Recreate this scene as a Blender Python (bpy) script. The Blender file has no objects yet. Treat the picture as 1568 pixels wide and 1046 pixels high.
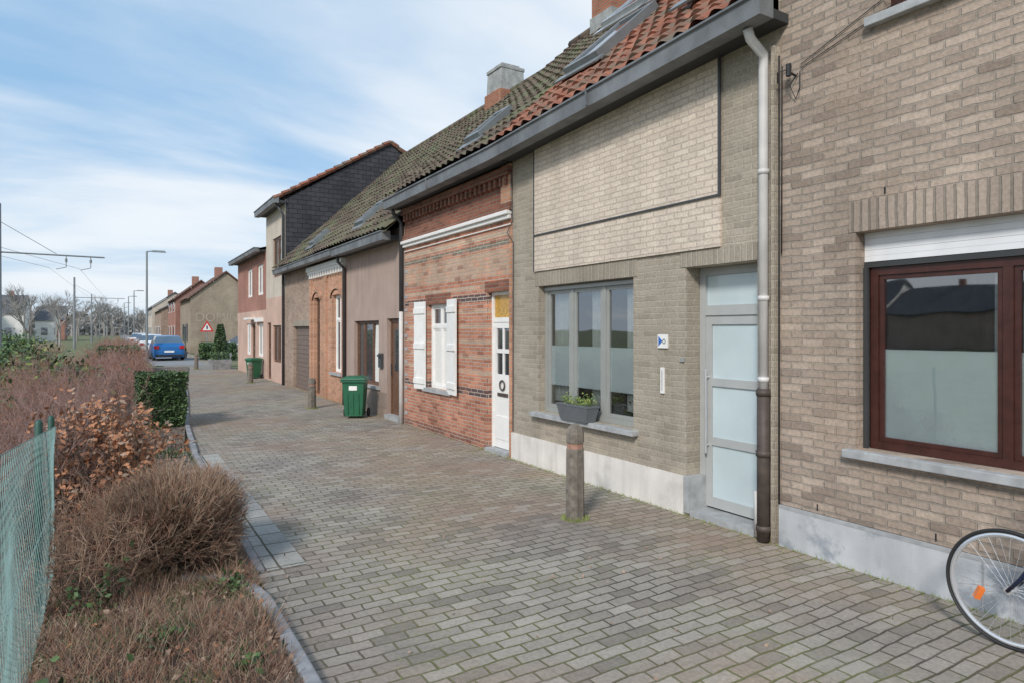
import bpy, math, random
from mathutils import Vector, Matrix
from mathutils import noise as mn
random.seed(11)
sc = bpy.context.scene
R = random.random
def U(a, b): return a + (b - a) * R()

# ------------------------------------------------------------------ materials
class NT:
    def __init__(s, name):
        s.m = bpy.data.materials.new(name); s.m.use_nodes = True
        s.t = s.m.node_tree; s.n = s.t.nodes; s.l = s.t.links
        s.b = s.n['Principled BSDF']; s.out = s.n['Material Output']
    def node(s, ty, **kw):
        n = s.n.new(ty)
        for k, v in kw.items(): setattr(n, k, v)
        return n
    def link(s, a, b): s.l.new(a, b)
    def math(s, op, a, b=None, clamp=False):
        n = s.n.new('ShaderNodeMath'); n.operation = op; n.use_clamp = clamp
        for i, x in enumerate((a, b)):
            if x is None: continue
            if isinstance(x, (int, float)): n.inputs[i].default_value = x
            else: s.l.new(x, n.inputs[i])
        return n.outputs[0]
    def mix(s, fac, a, b, mode='MIX'):
        n = s.n.new('ShaderNodeMix'); n.data_type = 'RGBA'; n.blend_type = mode
        for i, x in ((0, fac), (6, a), (7, b)):
            if isinstance(x, (int, float)): n.inputs[i].default_value = x
            elif isinstance(x, tuple): n.inputs[i].default_value = (*x[:3], 1)
            else: s.l.new(x, n.inputs[i])
        return n.outputs[2]
    def noise(s, scale, detail=4, vec=None, rough=.55, dist=0):
        n = s.n.new('ShaderNodeTexNoise'); n.inputs['Scale'].default_value = scale
        n.inputs['Detail'].default_value = detail; n.inputs['Roughness'].default_value = rough
        n.inputs['Distortion'].default_value = dist
        s.l.new(vec if vec is not None else s.pos(), n.inputs['Vector'])
        return n.outputs['Fac']
    def ramp(s, x, a, b):
        n = s.n.new('ShaderNodeMapRange'); n.clamp = True
        n.inputs[1].default_value = a; n.inputs[2].default_value = b
        s.l.new(x, n.inputs[0]); return n.outputs[0]
    def pos(s):
        if not hasattr(s, '_p'):
            s._p = s.n.new('ShaderNodeNewGeometry').outputs['Position']
        return s._p
    def bump(s, h, dist, strength=1):
        n = s.n.new('ShaderNodeBump'); n.inputs['Distance'].default_value = dist
        n.inputs['Strength'].default_value = strength
        s.l.new(h, n.inputs['Height']); s.l.new(n.outputs[0], s.b.inputs['Normal'])

def plain(name, col, rough=.6, metal=0, var=.12, nscale=6, bump=0, bscale=80, spec=None, stain=None, streak=0):
    t = NT(name)
    f = t.noise(nscale, 5)
    lo = tuple(c * (1 - var) for c in col); hi = tuple(min(1, c * (1 + var)) for c in col)
    c = t.mix(t.ramp(f, .3, .7), lo, hi)
    if stain:
        f2 = t.noise(stain[1], 6, rough=.65)
        c = t.mix(t.ramp(f2, stain[2], stain[3]), c, stain[0])
    if streak:
        mp = t.node('ShaderNodeMapping'); mp.inputs['Scale'].default_value = (7, 7, .5); t.link(t.pos(), mp.inputs[0])
        c = t.mix(t.math('MULTIPLY', t.ramp(t.noise(1, 5, mp.outputs[0]), .45, .75), streak), c, tuple(x * .45 for x in col))
    t.link(c, t.b.inputs['Base Color'])
    t.b.inputs['Roughness'].default_value = rough; t.b.inputs['Metallic'].default_value = metal
    if spec is not None: t.b.inputs['Specular IOR Level'].default_value = spec
    if bump: t.bump(t.noise(bscale, 4), bump)
    return t.m

def brick(name, c1, c2, mortar, bw=.215, rh=.066, ms=.011, mode='wall', bands=None, stain=None,
          bumpd=.006, rough=.92, offset=.5, var=.25, patch=None, warp=.004, ssc=1.1, moss=None, lowwarp=0, tone=0):
    t = NT(name); p = t.pos()
    sx = t.node('ShaderNodeSeparateXYZ'); t.link(p, sx.inputs[0])
    X, Y, Z = sx.outputs
    wn = t.node('ShaderNodeTexNoise'); wn.inputs['Scale'].default_value = 5; wn.inputs['Detail'].default_value = 3
    t.link(p, wn.inputs['Vector'])
    ws = t.node('ShaderNodeSeparateXYZ'); t.link(wn.outputs['Color'], ws.inputs[0])
    cb = t.node('ShaderNodeCombineXYZ')
    if mode == 'wall': a, b = t.math('ADD', X, Y), Z
    elif mode == 'soldier': a, b = t.math('ADD', Z, 50.0), t.math('ADD', X, Y)
    elif mode == 'roof': a, b = Y, t.math('MULTIPLY', X, 1.35)
    else: a, b = X, Y
    if lowwarp:
        a = t.math('ADD', a, t.math('MULTIPLY', t.noise(.45, 2), lowwarp))
        mp0 = t.node('ShaderNodeMapping'); mp0.inputs['Location'].default_value = (7, 3, 1); t.link(p, mp0.inputs[0])
        b = t.math('ADD', b, t.math('MULTIPLY', t.noise(.5, 2, mp0.outputs[0]), lowwarp))
    ca = t.math('ADD', t.math('ADD', a, 40.0), t.math('MULTIPLY', t.math('SUBTRACT', ws.outputs[0], .5), warp * 4))
    cbv = t.math('ADD', t.math('ADD', b, 40.0), t.math('MULTIPLY', t.math('SUBTRACT', ws.outputs[1], .5), warp * 4))
    t.link(ca, cb.inputs[0]); t.link(cbv, cb.inputs[1])
    br = t.node('ShaderNodeTexBrick'); br.offset = offset
    t.link(cb.outputs[0], br.inputs['Vector'])
    br.inputs['Color1'].default_value = (*c1, 1); br.inputs['Color2'].default_value = (*c2, 1)
    br.inputs['Mortar'].default_value = (*mortar, 1)
    br.inputs['Scale'].default_value = 1; br.inputs['Mortar Size'].default_value = ms
    br.inputs['Mortar Smooth'].default_value = .3
    br.inputs['Brick Width'].default_value = bw; br.inputs['Row Height'].default_value = rh
    col, fac = br.outputs['Color'], br.outputs['Fac']
    inv = t.math('SUBTRACT', 1.0, fac)
    if bands:
        for z0, z1, bc, amt in bands:
            m = t.math('MULTIPLY', t.math('GREATER_THAN', Z, z0), t.math('LESS_THAN', Z, z1))
            m = t.math('MULTIPLY', t.math('MULTIPLY', m, inv), amt)
            col = t.mix(m, col, bc)
    if patch:
        for pc, psc, lo, hi in patch:
            col = t.mix(t.math('MULTIPLY', t.ramp(t.noise(psc, 3), lo, hi), .8), col, pc, 'MIX')
    if tone:
        b2 = t.node('ShaderNodeTexBrick'); b2.offset = offset; t.link(cb.outputs[0], b2.inputs['Vector'])
        b2.inputs['Color1'].default_value = (0, 0, 0, 1); b2.inputs['Color2'].default_value = (1, 1, 1, 1); b2.inputs['Mortar'].default_value = (.5, .5, .5, 1)
        b2.inputs['Scale'].default_value = 1; b2.inputs['Mortar Size'].default_value = 0
        b2.inputs['Brick Width'].default_value = bw; b2.inputs['Row Height'].default_value = rh
        col = t.mix(t.math('MULTIPLY', t.ramp(b2.outputs['Color'], .78, .98), tone), col, tuple(c * .62 for c in c2))
        col = t.mix(t.math('MULTIPLY', t.ramp(b2.outputs['Color'], .18, .02), tone), col, tuple(min(.8, c * 1.15) for c in c1))
    if moss:
        mf = t.math('MULTIPLY', t.ramp(t.noise(moss[1], 5, rough=.65), moss[2], moss[3]), t.math('ADD', t.math('MULTIPLY', fac, .85), .12))
        col = t.mix(mf, col, moss[0])
    f = t.noise(ssc, 6, rough=.65)
    col = t.mix(1.0, col, t.mix(t.ramp(f, .25, .75), (1 - var,) * 3, (1 + var * .5,) * 3), 'MULTIPLY')
    f3 = t.noise(38, 4)
    col = t.mix(1.0, col, t.mix(t.ramp(f3, .25, .75), (.80,) * 3, (1.16,) * 3), 'MULTIPLY')
    if stain: col = t.mix(t.ramp(t.noise(stain[1], 6, rough=.7), stain[2], stain[3]), col, stain[0])
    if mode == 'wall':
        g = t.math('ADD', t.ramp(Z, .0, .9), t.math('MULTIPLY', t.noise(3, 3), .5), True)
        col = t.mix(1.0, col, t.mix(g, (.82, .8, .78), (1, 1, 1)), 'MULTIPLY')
    if mode in ('wall', 'soldier'):
        mp = t.node('ShaderNodeMapping'); mp.inputs['Scale'].default_value = (2.5, 2.5, .25); t.link(p, mp.inputs[0])
        col = t.mix(1.0, col, t.mix(t.ramp(t.noise(1, 5, mp.outputs[0]), .3, .7), (.86, .85, .84), (1.06, 1.05, 1.04)), 'MULTIPLY')
    t.link(col, t.b.inputs['Base Color']); t.b.inputs['Roughness'].default_value = rough
    t.b.inputs['Specular IOR Level'].default_value = .25
    h = t.math('ADD', inv, t.math('MULTIPLY', t.noise(60, 4), .45))
    if mode == 'floor': h = t.math('ADD', h, t.math('MULTIPLY', t.noise(1.6, 3), 6.0))
    t.bump(h, bumpd)
    return t.m

def glassm(name, tint=(.02, .025, .03), refl=.22, opaque=True, rough=.02):
    t = NT(name)
    g = t.node('ShaderNodeBsdfGlossy'); g.inputs['Roughness'].default_value = rough
    g.inputs['Color'].default_value = (.95, .97, 1, 1)
    if opaque:
        d = t.node('ShaderNodeBsdfDiffuse'); d.inputs[0].default_value = (*tint, 1)
    else:
        d = t.node('ShaderNodeBsdfTransparent'); d.inputs[0].default_value = (*tint, 1)
    lw = t.node('ShaderNodeLayerWeight'); lw.inputs[0].default_value = .25
    mx = t.node('ShaderNodeMixShader')
    t.link(t.math('ADD', t.math('MULTIPLY', lw.outputs['Fresnel'], .7), refl, True), mx.inputs[0])
    t.link(d.outputs[0], mx.inputs[1]); t.link(g.outputs[0], mx.inputs[2])
    t.link(mx.outputs[0], t.out.inputs[0])
    n = t.node('ShaderNodeBump'); n.inputs['Distance'].default_value = .004; n.inputs['Strength'].default_value = .5
    t.link(t.noise(1.5, 2), n.inputs['Height']); t.link(n.outputs[0], g.inputs['Normal'])
    return t.m

M = {}
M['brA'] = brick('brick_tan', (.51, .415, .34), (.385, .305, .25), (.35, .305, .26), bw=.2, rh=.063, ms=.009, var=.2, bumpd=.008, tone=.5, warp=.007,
                 stain=((.22, .175, .145), 9, .65, .73), patch=[((.44, .345, .27), .8, .5, .7)])
M['brAs'] = brick('brick_tan_soldier', (.49, .40, .33), (.39, .315, .26), (.29, .25, .21), bw=30, rh=.066, mode='soldier', offset=0, warp=.006)
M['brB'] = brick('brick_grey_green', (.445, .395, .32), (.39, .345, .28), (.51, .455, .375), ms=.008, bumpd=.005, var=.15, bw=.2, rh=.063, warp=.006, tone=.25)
M['brBs'] = brick('brick_grey_soldier', (.41, .365, .295), (.335, .295, .24), (.47, .42, .35), bw=30, rh=.066, mode='soldier', offset=0)
M['brCream'] = brick('brick_cream', (.78, .67, .56), (.71, .61, .51), (.62, .535, .45), ms=.008, bumpd=.006, var=.09, bw=.2, rh=.063, warp=.006, tone=.15)
beige = (.64, .53, .39); dk = (.06, .065, .08)
bandsC = [(2.66, 3.05, beige, .6), (3.1, 3.17, (.13, .22, .18), .8), (2.28, 2.40, dk, .85), (.80, .93, dk, .85),
          (2.10, 2.16, beige, .65), (1.86, 1.92, beige, .65), (1.62, 1.68, beige, .65), (1.38, 1.44, beige, .65),
          (1.14, 1.20, beige, .65), (2.49, 2.55, beige, .7), (3.23, 3.30, beige, .8), (.0, .12, dk, .5)]
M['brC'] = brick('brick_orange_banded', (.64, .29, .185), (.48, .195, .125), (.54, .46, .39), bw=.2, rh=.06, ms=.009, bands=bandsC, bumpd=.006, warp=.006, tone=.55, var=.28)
M['brCd'] = brick('brick_dark_red', (.34, .135, .09), (.24, .095, .065), (.27, .2, .16), bw=.2, rh=.06, tone=.4)
M['brE'] = brick('brick_orange', (.66, .35, .22), (.55, .28, .17), (.52, .42, .34), bw=.2, rh=.062, ms=.009, bumpd=.004, tone=.35)
M['brE2'] = brick('brick_brown', (.48, .35, .28), (.39, .28, .22), (.40, .34, .28), bw=.2, rh=.062, bumpd=.004, tone=.3)
M['brG'] = brick('brick_red_far', (.46, .20, .15), (.40, .17, .13), (.38, .28, .23), bw=.22, rh=.065, bumpd=.002)
M['brGhost'] = brick('brick_yellow_old', (.44, .36, .27), (.36, .29, .22), (.34, .3, .24), bw=.22, rh=.07, bumpd=.002, stain=((.28, .22, .17), .5, .5, .7))
M['slate'] = brick('slate_cladding', (.055, .056, .066), (.075, .077, .09), (.022, .022, .026), bw=.3, rh=.16, ms=.008, bumpd=.01, rough=.7)
M['plD'] = plain('plaster_brown', (.42, .315, .265), .95, bump=.004, bscale=60, nscale=2, var=.08, streak=.3)
M['plinthD'] = brick('plinth_tile', (.40, .32, .27), (.34, .27, .23), (.26, .22, .19), bw=.4, rh=.6, ms=.006, bumpd=.003)
M['plF'] = plain('plaster_beige', (.57, .50, .42), .95, bump=.003, nscale=1.5, streak=.25)
M['plFp'] = plain('plaster_pink', (.58, .40, .32), .95, bump=.003, nscale=1.5, streak=.2)
M['plW'] = plain('plaster_white', (.76, .74, .70), .9, nscale=1.5)
M['plinthW'] = plain('plinth_cream_paint', (.76, .72, .67), .85, nscale=2.5, var=.1, bump=.003, bscale=50, stain=((.48, .44, .40), 2.3, .58, .82), streak=.35)
M['plinthG'] = plain('plinth_concrete', (.53, .545, .56), .85, nscale=1.8, var=.2, bump=.002, stain=((.32, .345, .38), 1.4, .49, .55), streak=.3)
M['stone'] = plain('blue_stone', (.38, .39, .395), .7, nscale=9, var=.2, bump=.001)
M['zinc'] = plain('zinc_gutter', (.20, .21, .22), .55, .15, var=.3, nscale=3, streak=.3)
M['zincd'] = plain('dark_fascia', (.045, .048, .05), .7, nscale=3)
M['pipeW'] = plain('pipe_painted', (.66, .64, .62), .5, nscale=4, var=.15, streak=.4)
M['iron'] = plain('cast_iron_brown', (.085, .065, .055), .6, .1, nscale=10, var=.3)
M['pipeD'] = plain('pipe_dark', (.07, .073, .078), .5, .2)
M['white'] = plain('white_paint', (.84, .83, .80), .55, nscale=5, var=.05, stain=((.66, .64, .6), 3, .6, .85))
M['shutter'] = plain('roller_shutter', (.82, .83, .85), .5, var=.04, streak=.12)
M['greyframe'] = plain('frame_grey', (.32, .33, .31), .45, var=.06)
M['greyframe2'] = plain('frame_grey_light', (.44, .455, .45), .4, var=.05)
M['mahog'] = plain('mahogany_frame', (.06, .02, .015), .35, var=.25, nscale=14)
M['wood'] = plain('brown_door_wood', (.15, .08, .05), .5, var=.3, nscale=20)
M['garage'] = plain('garage_brown', (.19, .14, .115), .6, var=.1)
M['frost'] = plain('frosted_film', (.88, .92, .90), .35, var=.03)
M['frostdoor'] = plain('frosted_door_glass', (.56, .66, .685), .10, var=.08, nscale=1.5, spec=.8)
M['glass'] = glassm('window_glass', (.84, .88, .88), .24, False)
M['glassO'] = glassm('window_glass_dark', (.05, .055, .06), .17, True)
M['amber'] = plain('amber_glass', (.52, .30, .06), .2, var=.3, nscale=20)
M['interior'] = plain('interior_plaster', (.50, .48, .45), .9)
M['curtain'] = plain('curtain', (.75, .74, .70), .9, nscale=30, var=.1)
M['black'] = plain('black_rubber', (.022, .022, .023), .6)
M['chrome'] = plain('chrome', (.78, .79, .81), .28, .7, var=.05)
M['bikeblue'] = plain('bike_frame_paint', (.02, .03, .07), .25, .3)
M['orange'] = plain('orange_reflector', (.8, .2, .04), .3)
M['sky_panel'] = glassm('skylight_glass', (.05, .06, .07), .22, True, .05)
M['flash'] = plain('skylight_frame', (.26, .28, .29), .45, .4)
M['alu'] = plain('aluminium', (.6, .62, .64), .35, .7)
M['chimC'] = plain('chimney_render', (.34, .35, .34), .9, nscale=4, var=.35, bump=.01, bscale=20, streak=.5)
M['chimB'] = brick('chimney_brick', (.50, .20, .12), (.40, .15, .09), (.35, .26, .2), bw=.2, rh=.065)
M['tileD'] = brick('roof_tiles_brown', (.18, .14, .105), (.115, .088, .07), (.03, .02, .015), bw=.22, rh=.32, ms=.002, mode='roof', offset=0,
                   stain=((.15, .17, .095), 1.2, .47, .66), bumpd=.004, var=.35, ssc=2.5, tone=.6)
M['tileR'] = brick('roof_tiles_red', (.40, .165, .105), (.27, .11, .075), (.05, .03, .02), bw=.22, rh=.32, ms=.002, mode='roof', offset=0,
                   stain=((.17, .14, .105), 3.0, .46, .62), bumpd=.004, var=.35, ssc=3, tone=.5)
M['tileF'] = brick('roof_tiles_far', (.24, .14, .11), (.19, .11, .09), (.08, .05, .04), bw=.25, rh=.35, ms=.02, mode='roof', bumpd=.01)
M['tileFg'] = brick('roof_slate_far', (.17, .17, .18), (.14, .14, .15), (.07, .07, .07), bw=.25, rh=.35, ms=.02, mode='roof', bumpd=.01)
M['pave'] = brick('paving_bricks', (.425, .385, .34), (.325, .288, .25), (.115, .102, .078), bw=.205, rh=.103, ms=.0072, mode='floor', bumpd=.008,
                  patch=[((.375, .27, .205), .4, .42, .62), ((.25, .23, .205), .9, .56, .74)], stain=((.43, .425, .405), .33, .6, .85), var=.26, warp=.009, ssc=.7,
                  moss=((.17, .175, .07), .7, .42, .6), lowwarp=.22, tone=.45)
M['tilestrip'] = brick('edge_tiles', (.44, .43, .40), (.38, .37, .345), (.14, .13, .10), bw=.3, rh=.3, ms=.01, mode='floor', bumpd=.006, offset=0)
M['kerb'] = plain('kerb_stone', (.30, .30, .31), .85, nscale=7, var=.35, bump=.004, bscale=40)
M['soil'] = plain('soil', (.17, .13, .10), 1, nscale=9, var=.5, bump=.03, bscale=25)
M['grassland'] = plain('rough_grass', (.16, .175, .08), 1, nscale=1.5, var=.35, bump=.05, bscale=6, stain=((.19, .14, .09), .5, .5, .65))
M['asph'] = plain('road_asphalt', (.26, .258, .255), .9, nscale=3, var=.15, bump=.003)
M['twigB'] = plain('twigs_brown', (.29, .195, .135), .85, var=.3, nscale=5)
M['twigD'] = plain('twigs_dark', (.10, .07, .055), .9, var=.3, nscale=5)
M['twigP'] = plain('twigs_purple', (.28, .185, .165), .85, var=.35, nscale=3)
M['twigR'] = plain('twigs_red', (.29, .15, .10), .85, var=.35, nscale=3)
M['straw'] = plain('dry_straw', (.40, .31, .22), .95, var=.3, nscale=5)
M['copper'] = plain('copper_leaves', (.42, .19, .095), .7, var=.35, nscale=20)
M['litter'] = plain('leaf_litter', (.33, .23, .17), .9, var=.4, nscale=20)
M['leafG'] = plain('leaf_green', (.085, .15, .045), .55, var=.4, nscale=12)
M['leafD'] = plain('leaf_dark', (.035, .065, .025), .6, var=.3, nscale=12)
M['leafY'] = plain('leaf_yellowgreen', (.22, .27, .06), .6, var=.3, nscale=12)
M['fence'] = plain('fence_green_wire', (.20, .315, .30), .5, var=.25)
M['fpost'] = plain('fence_post_green', (.03, .09, .07), .5)
M['bin'] = plain('bin_green', (.022, .13, .065), .45, var=.15)
M['post'] = plain('bollard_concrete', (.20, .175, .145), .9, nscale=14, var=.4, bump=.006, bscale=60, streak=.5)
M['postband'] = plain('bollard_band', (.36, .20, .15), .8, nscale=20, var=.3)
M['planter'] = plain('planter_grey', (.13, .14, .15), .5)
M['mast'] = plain('steel_mast', (.25, .27, .28), .55, .3)
M['blue'] = plain('car_blue', (.03, .16, .42), .25, .2, var=.03)
M['carw'] = plain('car_white', (.75, .76, .77), .25, var=.03)
M['carg'] = plain('car_silver', (.42, .43, .45), .25, .4, var=.03)
M['taill'] = plain('tail_light', (.5, .02, .02), .3)
M['signred'] = plain('sign_red', (.65, .04, .03), .4)
M['signblue'] = plain('sign_blue', (.03, .14, .5), .4)
M['haze'] = plain('hazed_distant_wood', (.28, .265, .25), 1, nscale=.3, var=.25)  # distance haze put into the colour: wood lighter and greyer than near twigs
M['ghost'] = plain('faded_paint', (.40, .335, .26), .9, nscale=2, var=.2)

# ------------------------------------------------------------------ mesh builder
class MB:
    def __init__(s): s.v = []; s.f = []; s.m = []
    def face(s, pts, m=0):
        i = len(s.v); s.v += [tuple(p) for p in pts]; s.f.append(tuple(range(i, i + len(pts)))); s.m.append(m)
    def hexa(s, vs, m=0):
        i = len(s.v); s.v += [tuple(p) for p in vs]
        for f in ((3, 2, 1, 0), (4, 5, 6, 7), (0, 1, 5, 4), (1, 2, 6, 5), (2, 3, 7, 6), (3, 0, 4, 7)):
            s.f.append(tuple(i + k for k in f)); s.m.append(m)
    def box(s, x0, x1, y0, y1, z0, z1, m=0):
        s.hexa([(x0, y0, z0), (x1, y0, z0), (x1, y1, z0), (x0, y1, z0), (x0, y0, z1), (x1, y0, z1), (x1, y1, z1), (x0, y1, z1)], m)
    def frust(s, cx, cy, z0, z1, w0, d0, w1, d1, m=0, ox=0, oy=0):
        vs = []
        for z, w, d, a, b in ((z0, w0 / 2, d0 / 2, 0, 0), (z1, w1 / 2, d1 / 2, ox, oy)):
            vs += [(cx + a - w, cy + b - d, z), (cx + a + w, cy + b - d, z), (cx + a + w, cy + b + d, z), (cx + a - w, cy + b + d, z)]
        s.hexa(vs, m)
    def tube(s, pts, r, n=8, m=0, cap=True):
        pts = [Vector(p) for p in pts]; rr = r if isinstance(r, (list, tuple)) else [r] * len(pts)
        base = len(s.v)
        for k, p in enumerate(pts):
            d = (pts[min(k + 1, len(pts) - 1)] - pts[max(k - 1, 0)]).normalized()
            a = d.cross(Vector((0, 0, 1)) if abs(d.z) < .9 else Vector((1, 0, 0))).normalized(); b = d.cross(a)
            for j in range(n):
                t = 2 * math.pi * j / n
                q = p + (a * math.cos(t) + b * math.sin(t)) * rr[k]; s.v.append((q.x, q.y, q.z))
        for k in range(len(pts) - 1):
            for j in range(n):
                a0 = base + k * n + j; a1 = base + k * n + (j + 1) % n
                s.f.append((a0, a1, a1 + n, a0 + n)); s.m.append(m)
        if cap:
            s.f.append(tuple(base + j for j in range(n))[::-1]); s.m.append(m)
            e = base + (len(pts) - 1) * n; s.f.append(tuple(e + j for j in range(n))); s.m.append(m)
    def torusx(s, c, Rr, r, m=0, N=48, n=8, rx=None):
        base = len(s.v); rx = rx or r
        for i in range(N):
            a = 2 * math.pi * i / N
            for j in range(n):
                b = 2 * math.pi * j / n; q = Rr + r * math.cos(b)
                s.v.append((c[0] + rx * math.sin(b), c[1] + q * math.cos(a), c[2] + q * math.sin(a)))
        for i in range(N):
            for j in range(n):
                s.f.append((base + i * n + j, base + ((i + 1) % N) * n + j, base + ((i + 1) % N) * n + (j + 1) % n, base + i * n + (j + 1) % n)); s.m.append(m)
    def obj(s, name, mats, parent=None, smooth=False, bevel=0):
        me = bpy.data.meshes.new(name); me.from_pydata(s.v, [], s.f)
        for k in mats: me.materials.append(M[k])
        me.polygons.foreach_set('material_index', s.m)
        if smooth: me.polygons.foreach_set('use_smooth', [True] * len(s.f))
        me.update()
        o = bpy.data.objects.new(name, me); sc.collection.objects.link(o)
        if parent:
            o.parent = parent; o.matrix_parent_inverse = Matrix.Translation(-Vector(parent.location))
        if bevel:
            b = o.modifiers.new('bevel', 'BEVEL'); b.width = bevel; b.segments = 2; b.limit_method = 'ANGLE'
        return o
def empty(name, loc):
    e = bpy.data.objects.new(name, None); e.location = loc; sc.collection.objects.link(e); return e

FX = 4.9  # facade plane
def wall(par, name, y0, y1, z0, z1, ops, mat, x=FX, depth=.2):
    ys = sorted({y0, y1, *[o[0] for o in ops], *[o[1] for o in ops]}); zs = sorted({z0, z1, *[o[2] for o in ops], *[o[3] for o in ops]})
    ys = [a for a in ys if y0 <= a <= y1]; zs = [a for a in zs if z0 <= a <= z1]
    mb = MB()
    for a, b in zip(ys, ys[1:]):
        for c, d in zip(zs, zs[1:]):
            cy, cz = (a + b) / 2, (c + d) / 2
            if any(o[0] < cy < o[1] and o[2] < cz < o[3] for o in ops): continue
            mb.face([(x, b, c), (x, a, c), (x, a, d), (x, b, d)])
    for o in ops:
        a, b, c, d = max(o[0], y0), min(o[1], y1), max(o[2], z0), min(o[3], z1); X = x + depth
        mb.face([(x, a, c), (X, a, c), (X, a, d), (x, a, d)]); mb.face([(x, b, c), (x, b, d), (X, b, d), (X, b, c)])
        mb.face([(x, a, d), (X, a, d), (X, b, d), (x, b, d)]); mb.face([(x, a, c), (x, b, c), (X, b, c), (X, a, c)])
    return mb.obj(name, [mat], par)

def window(par, name, y0, y1, z0, z1, x, mull=(), trans=(), fw=.06, mats=('greyframe', 'glass'), sash=.035, frost=None):
    mb = MB(); e = .002
    y0 += e; y1 -= e; z0 += e; z1 -= e
    mb.box(x, x + .07, y0, y0 + fw, z0, z1); mb.box(x, x + .07, y1 - fw, y1, z0, z1)
    mb.box(x + .002, x + .068, y0 + fw, y1 - fw, z0, z0 + fw); mb.box(x + .002, x + .068, y0 + fw, y1 - fw, z1 - fw, z1)
    ys = sorted([y0 + fw] + [a for m in mull for a in (m - fw / 2, m + fw / 2)] + [y1 - fw])
    for m in mull: mb.box(x + .003, x + .067, m - fw / 2, m + fw / 2, z0 + fw, z1 - fw)
    zs = sorted([z0 + fw] + [a for m in trans for a in (m - fw / 2, m + fw / 2)] + [z1 - fw])
    for i in range(0, len(ys), 2):
        a, b = ys[i], ys[i + 1]
        for m in trans: mb.box(x + .004, x + .066, a, b, m - fw / 2, m + fw / 2)
        for j in range(0, len(zs), 2):
            c, d = zs[j], zs[j + 1]
            if sash:
                mb.box(x + .015, x + .055, a + .001, a + sash, c + .001, d - .001); mb.box(x + .015, x + .055, b - sash, b - .001, c + .001, d - .001)
                mb.box(x + .016, x + .054, a + sash, b - sash, c + .001, c + sash); mb.box(x + .016, x + .054, a + sash, b - sash, d - sash, d - .001)
            mb.face([(x + .035, b, c), (x + .035, a, c), (x + .035, a, d), (x + .035, b, d)], 1)
            if frost:
                zt = min(d, frost[1]); zb = max(c, frost[0])
                if zt > zb: mb.face([(x + .0385, b, zb), (x + .0385, a, zb), (x + .0385, a, zt), (x + .0385, b, zt)], 2)
    return mb.obj(name, list(mats) + ['frost'], par)

def room(par, y0, y1, z0, z1, x, d=2.5):
    mb = MB(); X = x + d
    mb.face([(X, y0, z0), (X, y1, z0), (X, y1, z1), (X, y0, z1)]); mb.face([(x, y0, z0), (X, y0, z0), (X, y0, z1), (x, y0, z1)])
    mb.face([(x, y1, z0), (X, y1, z0), (X, y1, z1), (x, y1, z1)]); mb.face([(x, y0, z0), (X, y0, z0), (X, y1, z0), (x, y1, z0)])
    mb.face([(x, y0, z1), (X, y0, z1), (X, y1, z1), (x, y1, z1)])
    mb.obj('room_interior', ['interior'], par)

def curtain(par, y0, y1, z0, z1, x, amp=.02):
    mb = MB(); n = int((y1 - y0) / .015)
    for i in range(n):
        a, b = y0 + (y1 - y0) * i / n, y0 + (y1 - y0) * (i + 1) / n
        xa, xb = x + amp * math.sin(a * 70), x + amp * math.sin(b * 70)
        mb.face([(xa, a, z0), (xb, b, z0), (xb, b, z1), (xa, a, z1)])
    mb.obj('curtain', ['curtain'], par, True)

def tile_roof(par, name, y0, y1, xe, ze, xr, zr, mat, tw=.22, tl=.33, ze1=None, zr1=None):
    ze1 = ze if ze1 is None else ze1; zr1 = zr if zr1 is None else zr1
    L = math.hypot(xr - xe, zr - ze); ux, uz = (xr - xe) / L, (zr - ze) / L; nx, nz = -uz, ux
    rows = max(1, round(L / tl)); nt = max(1, round((y1 - y0) / tw)); S = 7
    prof = [.045 * math.sin(math.pi * k / S) ** 2 if k < S else 0 for k in range(S)]
    cols = []
    for i in range(nt * S + 1): cols.append((y0 + (y1 - y0) * i / (nt * S), prof[i % S]))
    v = []; f = []
    rj = [[random.uniform(-.008, .008) for _ in range(nt + 1)] for _ in range(rows)]
    for r in range(rows):
        for e in (0, 1):
            t = L * (r + e) / rows; off = .035 if e == 0 else .002
            sag = -.02 * math.sin(math.pi * t / L)
            for i, (y, h) in enumerate(cols):
                s = (y - y0) / (y1 - y0); q = t / L
                o = h + off + rj[r][i // S] + sag + .02 * math.sin(y * .9 + r * .1)
                zb = (ze + (ze1 - ze) * s) * (1 - q) + (zr + (zr1 - zr) * s) * q
                v.append((xe + ux * t + nx * o, y, zb + nz * o))
    n = len(cols)
    for k in range(rows * 2 - 1):
        for i in range(n - 1):
            a = k * n + i; f.append((a, a + 1, a + 1 + n, a + n))
    mb = MB(); mb.v = v; mb.f = f; mb.m = [0] * len(f)
    mb.face([(xe, y0, ze - .06), (xr, y0, zr - .06), (xr, y1, zr1 - .06), (xe, y1, ze1 - .06)])
    mb.obj(name, [mat], par)
    rb = MB(); k = int((y1 - y0) / .35)
    for i in range(k):
        a = y0 + (y1 - y0) * i / k; b = y0 + (y1 - y0) * (i + 1) / k
        za = zr + (zr1 - zr) * i / k; zb = zr + (zr1 - zr) * (i + 1) / k
        rb.tube([(xr, a, za + .02), (xr, b + .02, zb + .035)], [.12, .105], 8)
    rb.obj('ridge_tiles', [mat], par, True)

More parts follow.
